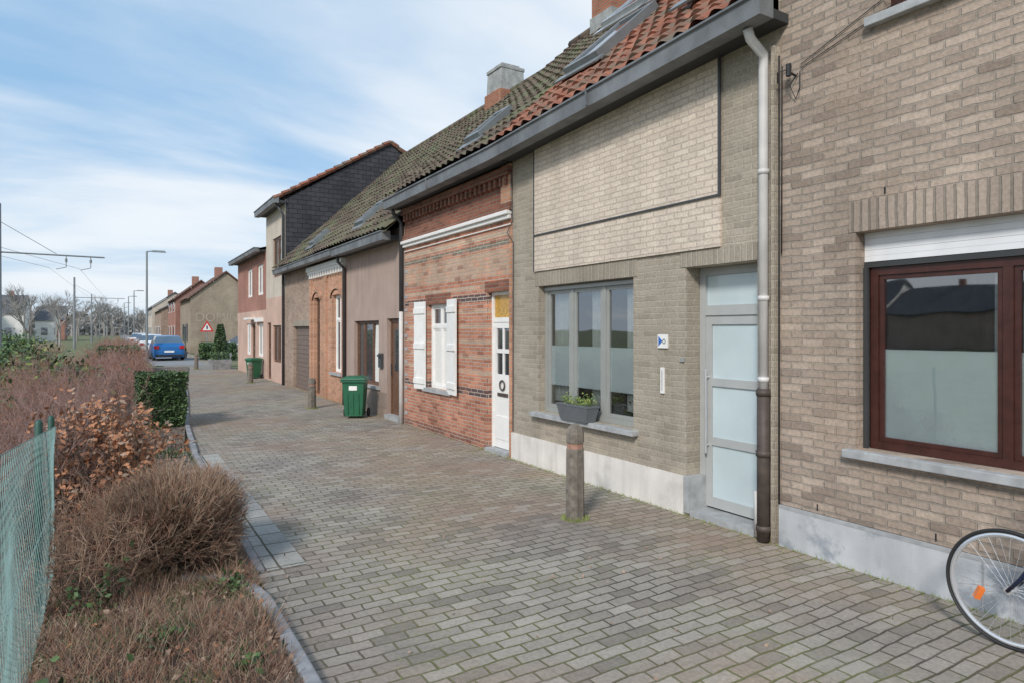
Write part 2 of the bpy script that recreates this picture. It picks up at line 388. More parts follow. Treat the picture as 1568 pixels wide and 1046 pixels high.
def shell(par, y0, y1, xb, ze, xr, zr, mat, roofmat=None, ex=None):
    mb = MB(); e = .004
    for y in (y0 + e, y1 - e):
        mb.face([(FX + .003, y, 0), (xb, y, 0), (xb, y, ze), (xr, y, zr - .1), (FX + .003, y, ze)])
    mb.face([(xb, y0, 0), (xb, y1, 0), (xb, y1, ze), (xb, y0, ze)])
    mb.obj('side_walls', [mat], par)
    if roofmat:
        mb = MB(); mb.face([(xr, y0, zr), (xr, y1, zr), (xb + .3, y1, ze - .2), (xb + .3, y0, ze - .2)])
        if ex is not None: mb.face([(ex[0], y0, ex[1]), (xr, y0, zr), (xr, y1, zr), (ex[0], y1, ex[1])])
        mb.obj('roof_slope', [roofmat], par)

def gutter(par, y0, y1, z, x0=4.47, h=.18, soff=True, z1=None):
    z1 = z if z1 is None else z1
    mb = MB(); Z = lambda y: z + (z1 - z) * (y - y0) / (y1 - y0)
    pr = [(x0 + .015, h - .03), (x0 - .01, h - .02), (x0 - .01, h), (x0 + .2, h), (x0 + .2, -.0), (x0 + .03, 0)]
    N = max(1, int((y1 - y0) / 2.1))
    for k in range(N):
        a = y0 + (y1 - y0) * k / N; b = y0 + (y1 - y0) * (k + 1) / N
        for i in range(len(pr)):
            p, q = pr[i], pr[(i + 1) % len(pr)]
            mb.face([(p[0], a, Z(a) + p[1]), (p[0], b, Z(b) + p[1]), (q[0], b, Z(b) + q[1]), (q[0], a, Z(a) + q[1])])
        if k: mb.box(x0 - .013, x0 + .03, a - .01, a + .01, Z(a) + .0, Z(a) + h + .002)
    for y in (y0, y1): mb.face([(p[0], y, Z(y) + p[1]) for p in pr])
    mb.obj('gutter', ['zinc'], par)
    if soff:
        mb = MB(); a, b = y0 + .02, y1 - .02; xa, xb = x0 + .205, FX - .002
        mb.hexa([(xa, a, Z(a) + .02), (xb, a, Z(a) + .02), (xb, b, Z(b) + .02), (xa, b, Z(b) + .02), (xa, a, Z(a) + .1), (xb, a, Z(a) + .1), (xb, b, Z(b) + .1), (xa, b, Z(b) + .1)])
        mb.obj('soffit', ['zincd'], par)

def skylight(par, x0, x1, y0, y1, xe, ze, sl, name='skylight', glass='sky_panel', fr='flash'):
    mb = MB(); c = 1 / math.hypot(1, sl); nx, nz = -sl * c, c
    def P(x, y, o): return (x + nx * o, y, ze + sl * (x - xe) + nz * o)
    def slab(xa, xb, ya, yb, o0, o1, m):
        mb.hexa([P(xa, ya, o0), P(xb, ya, o0), P(xb, yb, o0), P(xa, yb, o0), P(xa, ya, o1), P(xb, ya, o1), P(xb, yb, o1), P(xa, yb, o1)], m)
    w = .07
    slab(x0, x1, y0, y0 + w, .0, .15, 0); slab(x0, x1, y1 - w, y1, .0, .15, 0)
    slab(x0, x0 + w, y0 + w, y1 - w, .0, .149, 0); slab(x1 - w, x1, y0 + w, y1 - w, .0, .149, 0)
    slab(x0 + w, x1 - w, y0 + w, y1 - w, .0, .125, 1)
    slab(x0 - .14, x0, y0 - .1, y1 + .1, .05, .075, 0)
    mb.obj(name, [fr, glass], par)

# ================================================================= HOUSE A
hA = empty('tan_brick_house', (FX, 0, 0))
opsA = [(.15, 2.935, .93, 2.60), (.4, 2.72, 4.2, 5.7)]
wall(hA, 'front_wall', -6, 3.62, .355, 7.2, opsA, 'brA', depth=.2)
shell(hA, -6, 3.62, 13, 7.2, 9, 9.8, 'brA', 'tileF', (4.4, 7.1))
mb = MB(); mb.box(FX - .025, FX + .1, -6, 3.60, 0, .35); mb.obj('plinth', ['plinthG'], hA)
mb = MB(); mb.box(FX - .028, FX - .02, -6, 3.6, .325, .352); mb.box(FX - .03, FX - .02, 2.05, 2.06, 0, .345); mb.box(FX - .03, FX - .02, .55, .56, 0, .345); mb.obj('plinth_joints', ['stone'], hA)
mb = MB(); mb.box(FX - .006, FX + .1, .1, 2.985, 2.602, 2.84); mb.box(FX - .006, FX + .1, .3, 2.82, 5.702, 5.92); mb.obj('lintel', ['brAs'], hA)
mb = MB(); mb.box(FX - .08, FX + .199, .05, 1.55, .865, .928); mb.box(FX - .08, FX + .199, 1.556, 3.0, .865, .928)
mb.box(FX - .07, FX + .199, .3, 2.83, 4.13, 4.198); mb.obj('window_sill', ['stone'], hA, bevel=.006)
mb = MB()
for k in range(5): mb.box(FX + .12 + .002 * (k % 2), FX + .21, .152, 2.933, 2.375 + k * .045, 2.375 + k * .045 + .0435)
mb.box(FX + .115, FX + .2, .152, 2.933, 2.33, 2.37, 1)
mb.box(FX + .1, FX + .13, 2.9, 2.933, .93, 2.33, 1)
mb.obj('roller_shutter', ['shutter', 'zincd'], hA)
window(hA, 'ground_floor_window', .152, 2.9, .93, 2.33, FX + .14, (1.98, 1.05), (), .06, ('mahog', 'glass'), .035, frost=(.93, 1.70))
window(hA, 'upper_window', .4, 2.72, 4.2, 5.7, FX + .1, (1.6,), (), .07, ('mahog', 'glassO'), .05)
room(hA, -.3, 3.2, .5, 2.9, FX + .25)
mb = MB(); mb.box(FX + .25, FX + .27, 1.95, 2.1, .95, 2.32); mb.obj('room_blind', ['curtain'], hA)
mb = MB(); px, py = FX - .07, 3.72
mb.tube([(4.62, py, 4.42), (4.66, py, 4.34), (px, py, 4.24), (px, py, 4.1), (px, py, 1.33)], .042, 12, 0)
for z in (3.2, 2.1, 1.4): mb.tube([(px, py, z), (px, py, z + .04)], .049, 12, 0)
mb.tube([(px, py - .0, 1.34), (px, py, .02)], .055, 12, 1)
for z in (1.28, .75, .1): mb.tube([(px, py, z), (px, py, z + .05)], .064, 12, 1)
mb.tube([(FX - .02, 3.6, 4.2), (FX - .02, 3.6, .36)], .008, 6, 2)
mb.tube([(FX - .02, 3.57, 4.1), (FX - .02, 3.575, 2.5)], .006, 6, 2)
mb.box(FX - .045, FX - .003, 3.79, 3.84, .02, .42, 3)
mb.obj('downpipe', ['pipeW', 'iron', 'black', 'plinthW'], hA, True)
mb = MB(); mb.tube([(FX, 3.45, 3.98), (FX - .12, 3.45, 4.0)], .01, 6); mb.tube([(FX - .1, 3.45, 3.96), (FX - .1, 3.45, 4.06)], .022, 8)
mb.tube([(FX - .1, 3.45, 4.02), (FX - .15, 3.52, 4.0), (FX - .04, 3.6, 3.96)], .006, 5)
mb.tube([(FX - .02, 3.40, 4.0), (FX - .05, 3.38, 3.85), (FX - .02, 3.44, 3.78), (FX - .06, 3.47, 3.9), (FX - .02, 3.42, 3.99)], .005, 5)
mb.tube([(FX - .012, 3.4, 4.03), (FX - .012, 1.8, 4.47), (FX - .012, 0, 4.9)], .0035, 5)
mb.tube([(FX - .012, 3.4, 4.06), (FX - .012, 2.2, 4.5), (FX - .012, 0, 5.1)], .0035, 5)
mb.obj('cable_bracket', ['black'], hA)
mb = MB()
for y in (3.25, 2.35, 1.45, .6): mb.box(FX - .002, FX + .002, y, y + .011, .375, .43)
for y in (2.7, 1.5, .4): mb.box(FX - .008, FX - .005, y, y + .011, 2.86, 2.91)
mb.obj('weep_holes', ['black'], hA)

# ================================================================= HOUSE B
hB = empty('grey_brick_house', (FX, 5.8, 0))
opsB = [(5.467, 7.352, .75, 2.43), (3.836, 4.693, .03, 2.47)]
wall(hB, 'front_wall', 3.62, 8.03, 0, 4.6, opsB, 'brB', depth=.24)
shell(hB, 3.62, 8.03, 13, 4.4, 9, 8.5, 'brB', 'tileD')
mb = MB(); mb.box(FX - .028, FX + .05, 4.24, 7.43, 2.632, 4.42); mb.obj('cream_brick_panel', ['brCream'], hB)
mb = MB(); mb.box(FX - .045, FX - .029, 4.25, 7.42, 3.110, 3.128); mb.box(FX - .046, FX - .02, 4.226, 4.248, 3.105, 4.42); mb.box(FX - .036, FX - .02, 7.42, 7.435, 2.632, 4.3)
mb.obj('panel_trim', ['pipeD'], hB)
mb = MB(); mb.box(FX - .008, FX + .05, 5.4, 7.43, 2.432, 2.628); mb.box(FX - .008, FX + .05, 3.83, 4.76, 2.472, 2.63); mb.obj('lintel', ['brBs'], hB)
mb = MB(); mb.box(FX - .03, FX + .08, 4.70, 6.3, 0, .385); mb.box(FX - .03, FX + .08, 6.31, 8.02, 0, .38); mb.obj('plinth', ['plinthW'], hB)
mb = MB(); mb.box(FX - .032, FX + .235, 4.62, 4.69, 0.03, .39); mb.box(FX - .02, FX + .3, 3.84, 4.62, 0.0, .06); mb.obj('door_step', ['stone'], hB)
mb = MB(); mb.box(FX - .1, FX + .12, 5.38, 7.45, .69, .748); mb.obj('window_sill', ['stone'], hB, bevel=.006)
mb = MB(); mb.box(FX - .05, FX + .02, 3.63, 3.66, 0, 4.3); mb.obj('wall_edge', ['brB'], hB)
window(hB, 'front_window', 5.467, 7.352, .75, 2.43, FX + .10, (6.1, 6.74), (), .065, ('greyframe', 'glass'), .045, frost=(1.12, 1.64))
mb = MB(); mb.box(FX + .085, FX + .1, 5.47, 7.35, 2.37, 2.41); mb.obj('window_head_trim', ['greyframe2'], hB)
room(hB, 5.2, 7.6, .5, 2.7, FX + .2)
curtain(hB, 5.5, 5.80, .9, 2.4, FX + .22); curtain(hB, 6.12, 6.45, .9, 2.4, FX + .22); curtain(hB, 6.85, 7.3, .9, 2.4, FX + .22)
mb = MB()
for cy in (5.7, 6.0, 6.9):
    for k in range(90): 
        c = Vector((FX + .2 + U(0, .08), cy + random.gauss(0, .07), U(.8, 1.1))); a = Vector((U(-1, 1), U(-1, 1), U(0, 1))).normalized() * .025; b = a.orthogonal().normalized() * .012; mb.face([c - a, c + b, c + a, c - b])
mb.obj('indoor_plants', ['leafG'], hB)
mb = MB(); x = FX + .2; y0, y1 = 3.838, 4.691
mb.box(x, x + .08, y0, y0 + .07, .06, 2.468); mb.box(x, x + .08, y1 - .07, y1, .06, 2.468)
mb.box(x + .001, x + .079, y0 + .07, y1 - .07, 2.39, 2.467); mb.box(x + .001, x + .079, y0 + .07, y1 - .07, 1.99, 2.09)
mb.box(x + .015, x + .06, y0 + .071, y0 + .14, .08, 1.988); mb.box(x + .015, x + .06, y1 - .14, y1 - .071, .08, 1.988)
for a, b in ((.08, .18), (.70, .78), (1.29, 1.37), (1.90, 1.988)): mb.box(x + .016, x + .059, y0 + .14, y1 - .14, a, b)
for a, b in ((.18, .70), (.78, 1.29), (1.37, 1.90)): mb.face([(x + .035, y1 - .14, a), (x + .035, y0 + .14, a), (x + .035, y0 + .14, b), (x + .035, y1 - .14, b)], 1)
mb.face([(x + .035, y1 - .07, 2.09), (x + .035, y0 + .07, 2.09), (x + .035, y0 + .07, 2.39), (x + .035, y1 - .07, 2.39)], 1)
mb.tube([(x - .04, 4.58, .62), (x - .04, 4.58, 1.46)], .013, 10, 2)
for z in (.7, 1.38): mb.tube([(x - .04, 4.58, z), (x + .02, 4.58, z)], .008, 8, 2)
mb.obj('front_door', ['greyframe2', 'frostdoor', 'chrome'], hB)
mb = MB(); mb.box(FX - .02, FX - .002, 4.93, 5.07, 1.66, 1.8, 0)
mb.hexa([(FX - .024, 5.055, 1.68), (FX - .0205, 5.055, 1.68), (FX - .0205, 5.055, 1.78), (FX - .024, 5.055, 1.78), (FX - .024, 5.0, 1.729), (FX - .0205, 5.0, 1.729), (FX - .0205, 5.0, 1.731), (FX - .024, 5.0, 1.731)], 1)
mb.torusx((FX - .0215, 4.975, 1.73), .02, .006, 2, 20, 6)
mb.box(FX - .02, FX - .002, 4.98, 5.03, 1.19, 1.46, 0); mb.box(FX - .023, FX - .0205, 5.0, 5.01, 1.22, 1.43, 2)
mb.box(FX - .02, FX - .002, 4.7, 4.76, 1.53, 1.57, 2)
mb.obj('house_number_plate', ['white', 'signblue', 'greyframe'], hB)
gutter(hB, 3.5, 8.02, 4.43, z1=4.235)
tile_roof(hB, 'roof_tiles', 3.62, 8.02, 4.5, 4.60, 9, 8.75, 'tileR', ze1=4.41, zr1=8.5)
sl = (8.5 - 4.45) / 4.5
skylight(hB, 5.5, 6.55, 6.75, 7.5, 4.5, 4.5, sl); skylight(hB, 5.4, 6.45, 4.4, 5.15, 4.5, 4.6, .92)
for k in range(3): skylight(hB, 7.0, 8.3, 5.2 + k * 1.12, 6.28 + k * 1.12, 4.5, 4.57, sl, 'solar_panel', 'sky_panel', 'alu')
mb = MB(); mb.box(8.65, 9.35, 10.3, 10.95, 7.9, 9.9, 0); mb.box(8.6, 9.4, 10.25, 11.0, 9.9, 10.0, 1); mb.box(8.62, 9.38, 10.27, 10.98, 8.0, 8.42, 1); mb.obj('chimney', ['chimB', 'chimC'], hB)

pl = empty('window_box_planter', (4.8, 6.4, .75))
mb = MB(); mb.frust(4.83, 6.4, .75, .93, .14, .52, .19, .62); mb.box(4.73, 4.93, 6.085, 6.715, .925, .945)
mb.obj('box', ['planter'], pl)
mb = MB()
for i in range(600):
    c = Vector((U(4.75, 4.92), U(6.1, 6.7), U(.94, 1.03 if R() < .85 else 1.09))); r = U(.006, .014); a = Vector((U(-1, 1), U(-1, 1), U(-.3, 1))).normalized(); b = a.orthogonal().normalized() * r; a *= r
    mb.face([c - a, c + b, c + a, c - b], 0 if R() < .6 else 1)
mb.obj('plants', ['leafY', 'leafG'], pl)

# ================================================================= HOUSE C
hC = empty('orange_brick_house', (FX, 10, 0))
opsC = [(10.16, 11.0, .80, 2.30), (8.12, 8.78, .03, 2.42)]
wall(hC, 'front_wall', 8.03, 12.12, 0, 3.45, opsC, 'brC', depth=.15)
wall(hC, 'frieze_wall', 8.03, 12.12, 3.45, 4.5, [], 'brCd', x=FX + .004)
shell(hC, 8.03, 12.12, 13, 4.4, 9, 8.5, 'brC', 'tileD')
mb = MB(); mb.box(FX - .06, FX, 8.06, 12.1, 3.45, 3.51); mb.box(FX - .10, FX, 8.05, 12.11, 3.51, 3.57); mb.box(FX-.03,FX,8.06,12.1,3.36,3.38); mb.obj('white_cornice', ['white'], hC, bevel=.01)
mb = MB(); mb.box(FX - .05, FX, 8.03, 12.12, 3.575, 3.68)
for i in range(26): mb.box(FX - .07, FX, 8.1 + i * .155, 8.16 + i * .155, 3.95, 4.08)
mb.box(FX - .09, FX, 8.03, 12.12, 4.08, 4.2); mb.obj('brick_frieze', ['brCd'], hC)
mb = MB(); mb.box(FX - .04, FX, 8.035, 8.3, 3.69, 4.24, 0); mb.box(FX - .012, FX + .05, 8.035, 8.11, .0, 3.35, 0); mb.obj('pilaster', ['brE'], hC)
mb = MB(); mb.box(FX - .01, FX + .05, 10.06, 11.1, 2.302, 2.48); mb.box(FX - .01, FX + .05, 8.06, 8.84, 2.422, 2.58); mb.obj('lintel', ['brCd'], hC)
mb = MB(); mb.box(FX - .05, FX + .12, 10.0, 11.16, .73, .798); mb.box(FX - .05, FX + .2, 8.12, 8.78, 0, .06)
for i in range(12): mb.box(FX - .008, FX + .03, 11.98, 12.10, .2 + i * .25, .26 + i * .25)
mb.obj('window_sill', ['stone'], hC)
window(hC, 'front_window', 10.16, 11.0, .80, 2.30, FX + .07, (10.58,), (1.9,), .055, ('white', 'glassO'), .03)
mb = MB()
mb.face([(FX + .101, 10.97, .86), (FX + .101, 10.2, .86), (FX + .101, 10.2, 1.85), (FX + .101, 10.97, 1.85)]); mb.obj('net_curtain', ['curtain'], hC)
for (hy, s) in ((10.12, -1), (11.04, 1)):
    mb = MB(); ang = .10; L = .42
    def Q(t, z, o): return (FX - .02 - math.sin(ang) * t - o * math.cos(ang), hy + s * (math.cos(ang) * t - o * math.sin(ang)), z)
    def bd(t0, t1, z0, z1, o0, o1, m=0):
        mb.hexa([Q(t0, z0, o0), Q(t1, z0, o0), Q(t1, z1, o0), Q(t0, z1, o0), Q(t0, z0, o1), Q(t1, z0, o1), Q(t1, z1, o1), Q(t0, z1, o1)], m)
    n = 5
    for k in range(n): bd(L * k / n + .002, L * (k + 1) / n - .002, .76, 2.36, 0, .025)
    for z in (.86, 1.5, 2.14): bd(.01, L - .01, z, z + .1, .025, .045)
    mb.obj('window_shutter', ['white'], hC)
mb = MB(); x = FX + .08; y0, y1 = 8.122, 8.778
mb.box(x, x + .07, y0, y0 + .05, .06, 2.418); mb.box(x, x + .07, y1 - .05, y1, .06, 2.418); mb.box(x, x + .069, y0 + .05, y1 - .05, 2.37, 2.417); mb.box(x, x + .069, y0 + .05, y1 - .05, 1.96, 2.03)
mb.face([(x + .03, y1 - .05, 2.03), (x + .03, y0 + .05, 2.03), (x + .03, y0 + .05, 2.37), (x + .03, y1 - .05, 2.37)], 2)
mb.box(x + .01, x + .05, y0 + .052, y1 - .052, .07, 1.18); mb.box(x + .01, x + .05, y0 + .052, y0 + .13, 1.18, 1.958); mb.box(x + .01, x + .05, y1 - .13, y1 - .052, 1.18, 1.958)
mb.box(x + .01, x + .05, y0 + .13, y1 - .13, 1.87, 1.958); mb.box(x + .01, x + .05, y0 + .13, y1 - .13, 1.5, 1.56); mb.box(x + .012, x + .048, 8.43, 8.47, 1.18, 1.87)
mb.face([(x + .03, y1 - .13, 1.18), (x + .03, y0 + .13, 1.18), (x + .03, y0 + .13, 1.87), (x + .03, y1 - .13, 1.87)], 1)
mb.box(x - .0, x + .012, 8.24, 8.66, .2, .55); mb.box(x - .005, x + .012, 8.3, 8.6, .85, .9, 3)
mb.torusx((x - .01, 8.45, 1.02), .07, .012, 3, 20, 6)
mb.obj('front_door', ['white', 'glassO', 'amber', 'iron'], hC)
gutter(hC, 8.02, 12.22, 4.235, z1=4.19)
tile_roof(hC, 'roof_tiles', 8.02, 12.12, 4.5, 4.41, 9, 8.5, 'tileD', zr1=8.35)
skylight(hC, 4.95, 5.55, 9.0, 9.5, 4.5, 4.42, .9)
mb = MB(); mb.tube([(4.65, 12.1, 4.22), (4.65, 12.1, 4.12), (FX - .06, 12.16, 3.95), (FX - .06, 12.16, 2.2)], .04, 10, 0); mb.tube([(FX - .06, 12.16, 2.2), (FX - .06, 12.16, 0)], .042, 10, 1); mb.obj('downpipe', ['pipeD', 'pipeW'], hC, True)
mb = MB(); mb.tube([(FX - .02, 8.04, 4.2), (FX - .02, 8.0, 3.4), (FX - .05, 8.1, 3.25), (FX - .02, 7.98, 3.1), (FX - .02, 7.99, .4)], .007, 5); mb.obj('facade_cable', ['pipeD'], hC)

# ================================================================= HOUSE D
hD = empty('brown_rendered_house', (FX, 14, 0))
opsD = [(13.6, 15.3, .62, 2.05), (12.3, 13.1, .03, 2.08)]
wall(hD, 'front_wall', 12.12, 15.94, 0, 3.9, opsD, 'plD', depth=.15)
shell(hD, 12.12, 15.94, 13, 3.8, 9, 8.1, 'plD', 'tileD')
mb = MB(); mb.box(FX - .02, FX + .03, 13.12, 15.92, 0, .52); mb.box(FX - .05, FX + .12, 13.5, 15.4, .56, .618, 1); mb.box(FX - .06, FX + .1, 12.3, 13.1, 0, .09, 1); mb.obj('plinth', ['plinthD', 'stone'], hD)
window(hD, 'front_window', 13.6, 15.3, .62, 2.05, FX + .08, (14.2, 14.8), (), .05, ('wood', 'glassO'), .03)
mb = MB(); mb.face([(FX + .113, 14.2, .7), (FX + .113, 13.7, .7), (FX + .113, 13.7, 1.95), (FX + .113, 14.1, 1.95)]); mb.obj('net_curtain', ['curtain'], hD)
mb = MB(); x = FX + .08; mb.box(x, x + .07, 12.302, 12.36, .09, 2.07); mb.box(x, x + .07, 13.04, 13.098, .09, 2.07); mb.box(x, x + .07, 12.36, 13.04, 2.0, 2.07); mb.box(x + .02, x + .05, 12.36, 13.04, .09, 2.0)
mb.box(x + .005, x + .02, 12.45, 12.95, .25, .8); mb.face([(x + .018, 12.95, 1.0), (x + .018, 12.45, 1.0), (x + .018, 12.45, 1.85), (x + .018, 12.95, 1.85)], 1)
mb.tube([(x - .03, 12.98, .9), (x - .03, 12.98, 1.15)], .012, 6, 1); mb.obj('front_door', ['wood', 'glassO'], hD)
gutter(hD, 12.3, 15.85, 3.62)
tile_roof(hD, 'roof_tiles', 12.12, 15.94, 4.5, 3.82, 9, 8.1, 'tileD')
s2 = (8.1 - 3.82) / 4.5
skylight(hD, 4.95, 5.55, 14.6, 15.2, 4.5, 3.82, s2)
mb = MB(); mb.frust(9, 15.12, 7.7, 8.72, .78, .80, .70, .74, 0); mb.box(8.62, 9.38, 14.74, 15.5, 8.72, 8.82, 0); mb.box(8.72, 9.28, 14.84, 15.4, 8.82, 8.9, 0); mb.box(8.58, 9.42, 14.7, 15.54, 7.6, 8.16, 1); mb.obj('chimney', ['chimC', 'chimB'], hD, bevel=.02)
mb = MB(); mb.tube([(4.65, 15.8, 3.64), (4.65, 15.8, 3.5), (FX - .06, 15.92, 3.35), (FX - .06, 15.92, 0)], .04, 10); mb.obj('downpipe', ['pipeD'], hD, True)
mb = MB(); mb.box(FX - .06, FX - .003, 13.3, 13.48, 1.05, 1.35); mb.box(FX-.1,FX-.06,13.33,13.45,1.28,1.32); mb.obj('letterbox', ['pipeD'], hD)

# ================================================================= HOUSE E
hE = empty('arched_window_brick_house', (FX, 19, 0))
opsE = [(16.35, 17.15, .75, 2.75), (18.35, 19.0, .03, 2.75)]
wall(hE, 'front_wall', 15.94, 19.35, 0, 3.75, opsE, 'brE', depth=.15)
opsE2 = [(19.5, 21.5, .02, 1.95)]
wall(hE, 'garage_wall', 19.35, 22.66, 0, 3.75, opsE2, 'brE2', depth=.15)
shell(hE, 15.94, 22.66, 13, 3.8, 9, 8.1, 'brE', 'tileD')
def arch(mb, y0, y1, z, h, x, m=0, thick=.12):
    n = 12; cy = (y0 + y1) / 2; w = (y1 - y0) / 2
    P = [(cy + w * math.cos(math.pi * k / n), z + h * math.sin(math.pi * k / n)) for k in range(n + 1)]
    O = [(cy + (w + thick) * math.cos(math.pi * k / n), z + (h + thick) * math.sin(math.pi * k / n)) for k in range(n + 1)]
    for k in range(n):
        mb.face([(x, *P[k]), (x, *O[k]), (x, *O[k + 1]), (x, *P[k + 1])], m)
        mb.face([(x, *O[k]), (x + .04, *O[k]), (x + .04, *O[k + 1]), (x, *O[k + 1])], m)
mb = MB(); arch(mb, 16.3, 17.2, 2.7, .2, FX - .04); arch(mb, 18.3, 19.05, 2.7, .2, FX - .04)
mb.box(FX - .05, FX, 15.96, 16.15, 0, 3.28); mb.box(FX - .05, FX, 17.6, 17.85, 0, 3.28); mb.box(FX - .05, FX, 19.12, 19.33, 0, 3.28); mb.obj('brick_arches_and_pilasters', ['brE'], hE)
mb = MB(); mb.box(FX - .09, FX, 15.95, 19.4, 3.42, 3.5); mb.box(FX - .13, FX, 15.95, 19.4, 3.5, 3.62)
for i in range(14): mb.box(FX - .09, FX, 16 + i * .24, 16.1 + i * .24, 3.3, 3.42)
mb.obj('white_cornice', ['white'], hE)
window(hE, 'front_window', 16.35, 17.15, .75, 2.75, FX + .1, (16.75,), (2.1,), .05, ('white', 'glassO'), .03)
window(hE, 'side_door', 18.35, 19.0, .03, 2.75, FX + .1, (), (.9, 2.1), .06, ('wood', 'glassO'), .03)
mb = MB(); mb.box(FX - .06, FX + .1, 16.25, 17.25, .68, .748); mb.obj('window_sill', ['stone'], hE)
mb = MB()
for k in range(14): mb.box(FX + .09 + .01 * (k % 2), FX + .13, 19.502, 21.498, .03 + k * .136, .03 + k * .136 + .13)
mb.box(FX + .088, FX + .14, 19.502, 21.498, 1.93, 1.949); mb.obj('garage_door', ['garage'], hE)
mb = MB(); mb.box(FX - .01, FX + .05, 19.45, 21.55, 1.952, 2.12); mb.obj('lintel', ['brBs'], hE)
gutter(hE, 15.95, 22.7, 3.66, h=.15)
tile_roof(hE, 'roof_tiles', 15.94, 22.64, 4.5, 3.82, 9, 8.1, 'tileD')
skylight(hE, 4.95, 5.4, 19.0, 19.5, 4.5, 3.82, s2)

# ================================================================= HOUSE F
hF = empty('slate_gable_house', (FX, 24.2, 0))
opsF = [(23.3, 24.7, 3.7, 5.1), (23.3, 24.7, .7, 2.0), (25.0, 25.7, .03, 2.1)]
wall(hF, 'front_wall_upper', 22.66, 25.9, 3.0, 6.25, [opsF[0]], 'plF', depth=.12)
wall(hF, 'front_wall_lower', 22.66, 25.9, 0, 3.0, opsF[1:], 'plFp', depth=.12)
shell(hF, 22.66, 25.9, 13, 6.1, 8.6, 8.65, 'plF', 'tileF', (4.5, 6.15))
mb = MB(); mb.face([(4.9, 22.65, 0), (12.6, 22.65, 0), (12.6, 22.65, 6.1), (8.6, 22.65, 8.62), (4.9, 22.65, 6.2)]); mb.obj('slate_gable', ['slate'], hF)
mb = MB()
for k in range(14):
    for (xa, za, xb, zb) in ((4.5, 6.17, 8.6, 8.67), (12.6, 6.15, 8.6, 8.67)):
        t0, t1 = k / 14, (k + 1) / 14
        mb.tube([(xa + (xb - xa) * t0, 22.62, za + (zb - za) * t0 + .03), (xa + (xb - xa) * t1, 22.62, za + (zb - za) * t1)], [.09, .075], 6)
mb.obj('verge_tiles', ['tileR'], hF)
gutter(hF, 22.55, 26.0, 6.05, h=.2)
window(hF, 'upper_window', 23.3, 24.7, 3.7, 5.1, FX + .06, (24.0,), (), .07, ('wood', 'glassO'))
window(hF, 'lower_window', 23.3, 24.7, .7, 2.0, FX + .06, (24.0,), (), .07, ('wood', 'glassO'))
window(hF, 'front_door', 25.0, 25.7, .03, 2.1, FX + .06, (), (1.1,), .07, ('wood', 'glassO'))
mb = MB(); mb.tube([(4.6, 22.7, 6.05), (FX - .06, 22.72, 5.7), (FX - .06, 22.72, 0)], .045, 8); mb.obj('downpipe', ['pipeD'], hF, True)

# ================================================================= HOUSE G + others
hG = empty('red_brick_house', (FX, 29, 0))
opsG = [(26.5, 27.7, 3.2, 4.4), (28.8, 30.0, 3.2, 4.4), (26.5, 27.6, .8, 2.1), (29.2, 30.2, .8, 2.1), (28.1, 28.9, .03, 2.1)]
wall(hG, 'front_wall_upper', 25.9, 32.5, 2.6, 4.9, opsG[:2], 'brG', depth=.1)
wall(hG, 'front_wall_lower', 25.9, 32.5, 0, 2.6, opsG[2:], 'plFp', depth=.1)
shell(hG, 25.9, 32.5, 13, 4.9, 9, 6.1, 'brG', 'tileF', (4.6, 4.9))
for o in opsG[:4]: window(hG, 'window', *o, FX + .05, ((o[0] + o[1]) / 2,), (), .07, ('white', 'glassO'))
window(hG, 'front_door', *opsG[4], FX + .05, (), (1.1,), .07, ('wood', 'glassO'))
gutter(hG, 25.95, 32.5, 4.78, h=.16)
mb = MB(); mb.box(4.6, FX - .002, 27.95, 29.05, 2.25, 2.33); mb.box(4.78, FX - .002, 26.4, 27.7, 2.15, 2.3, 0); mb.obj('porch_canopy', ['white'], hG)

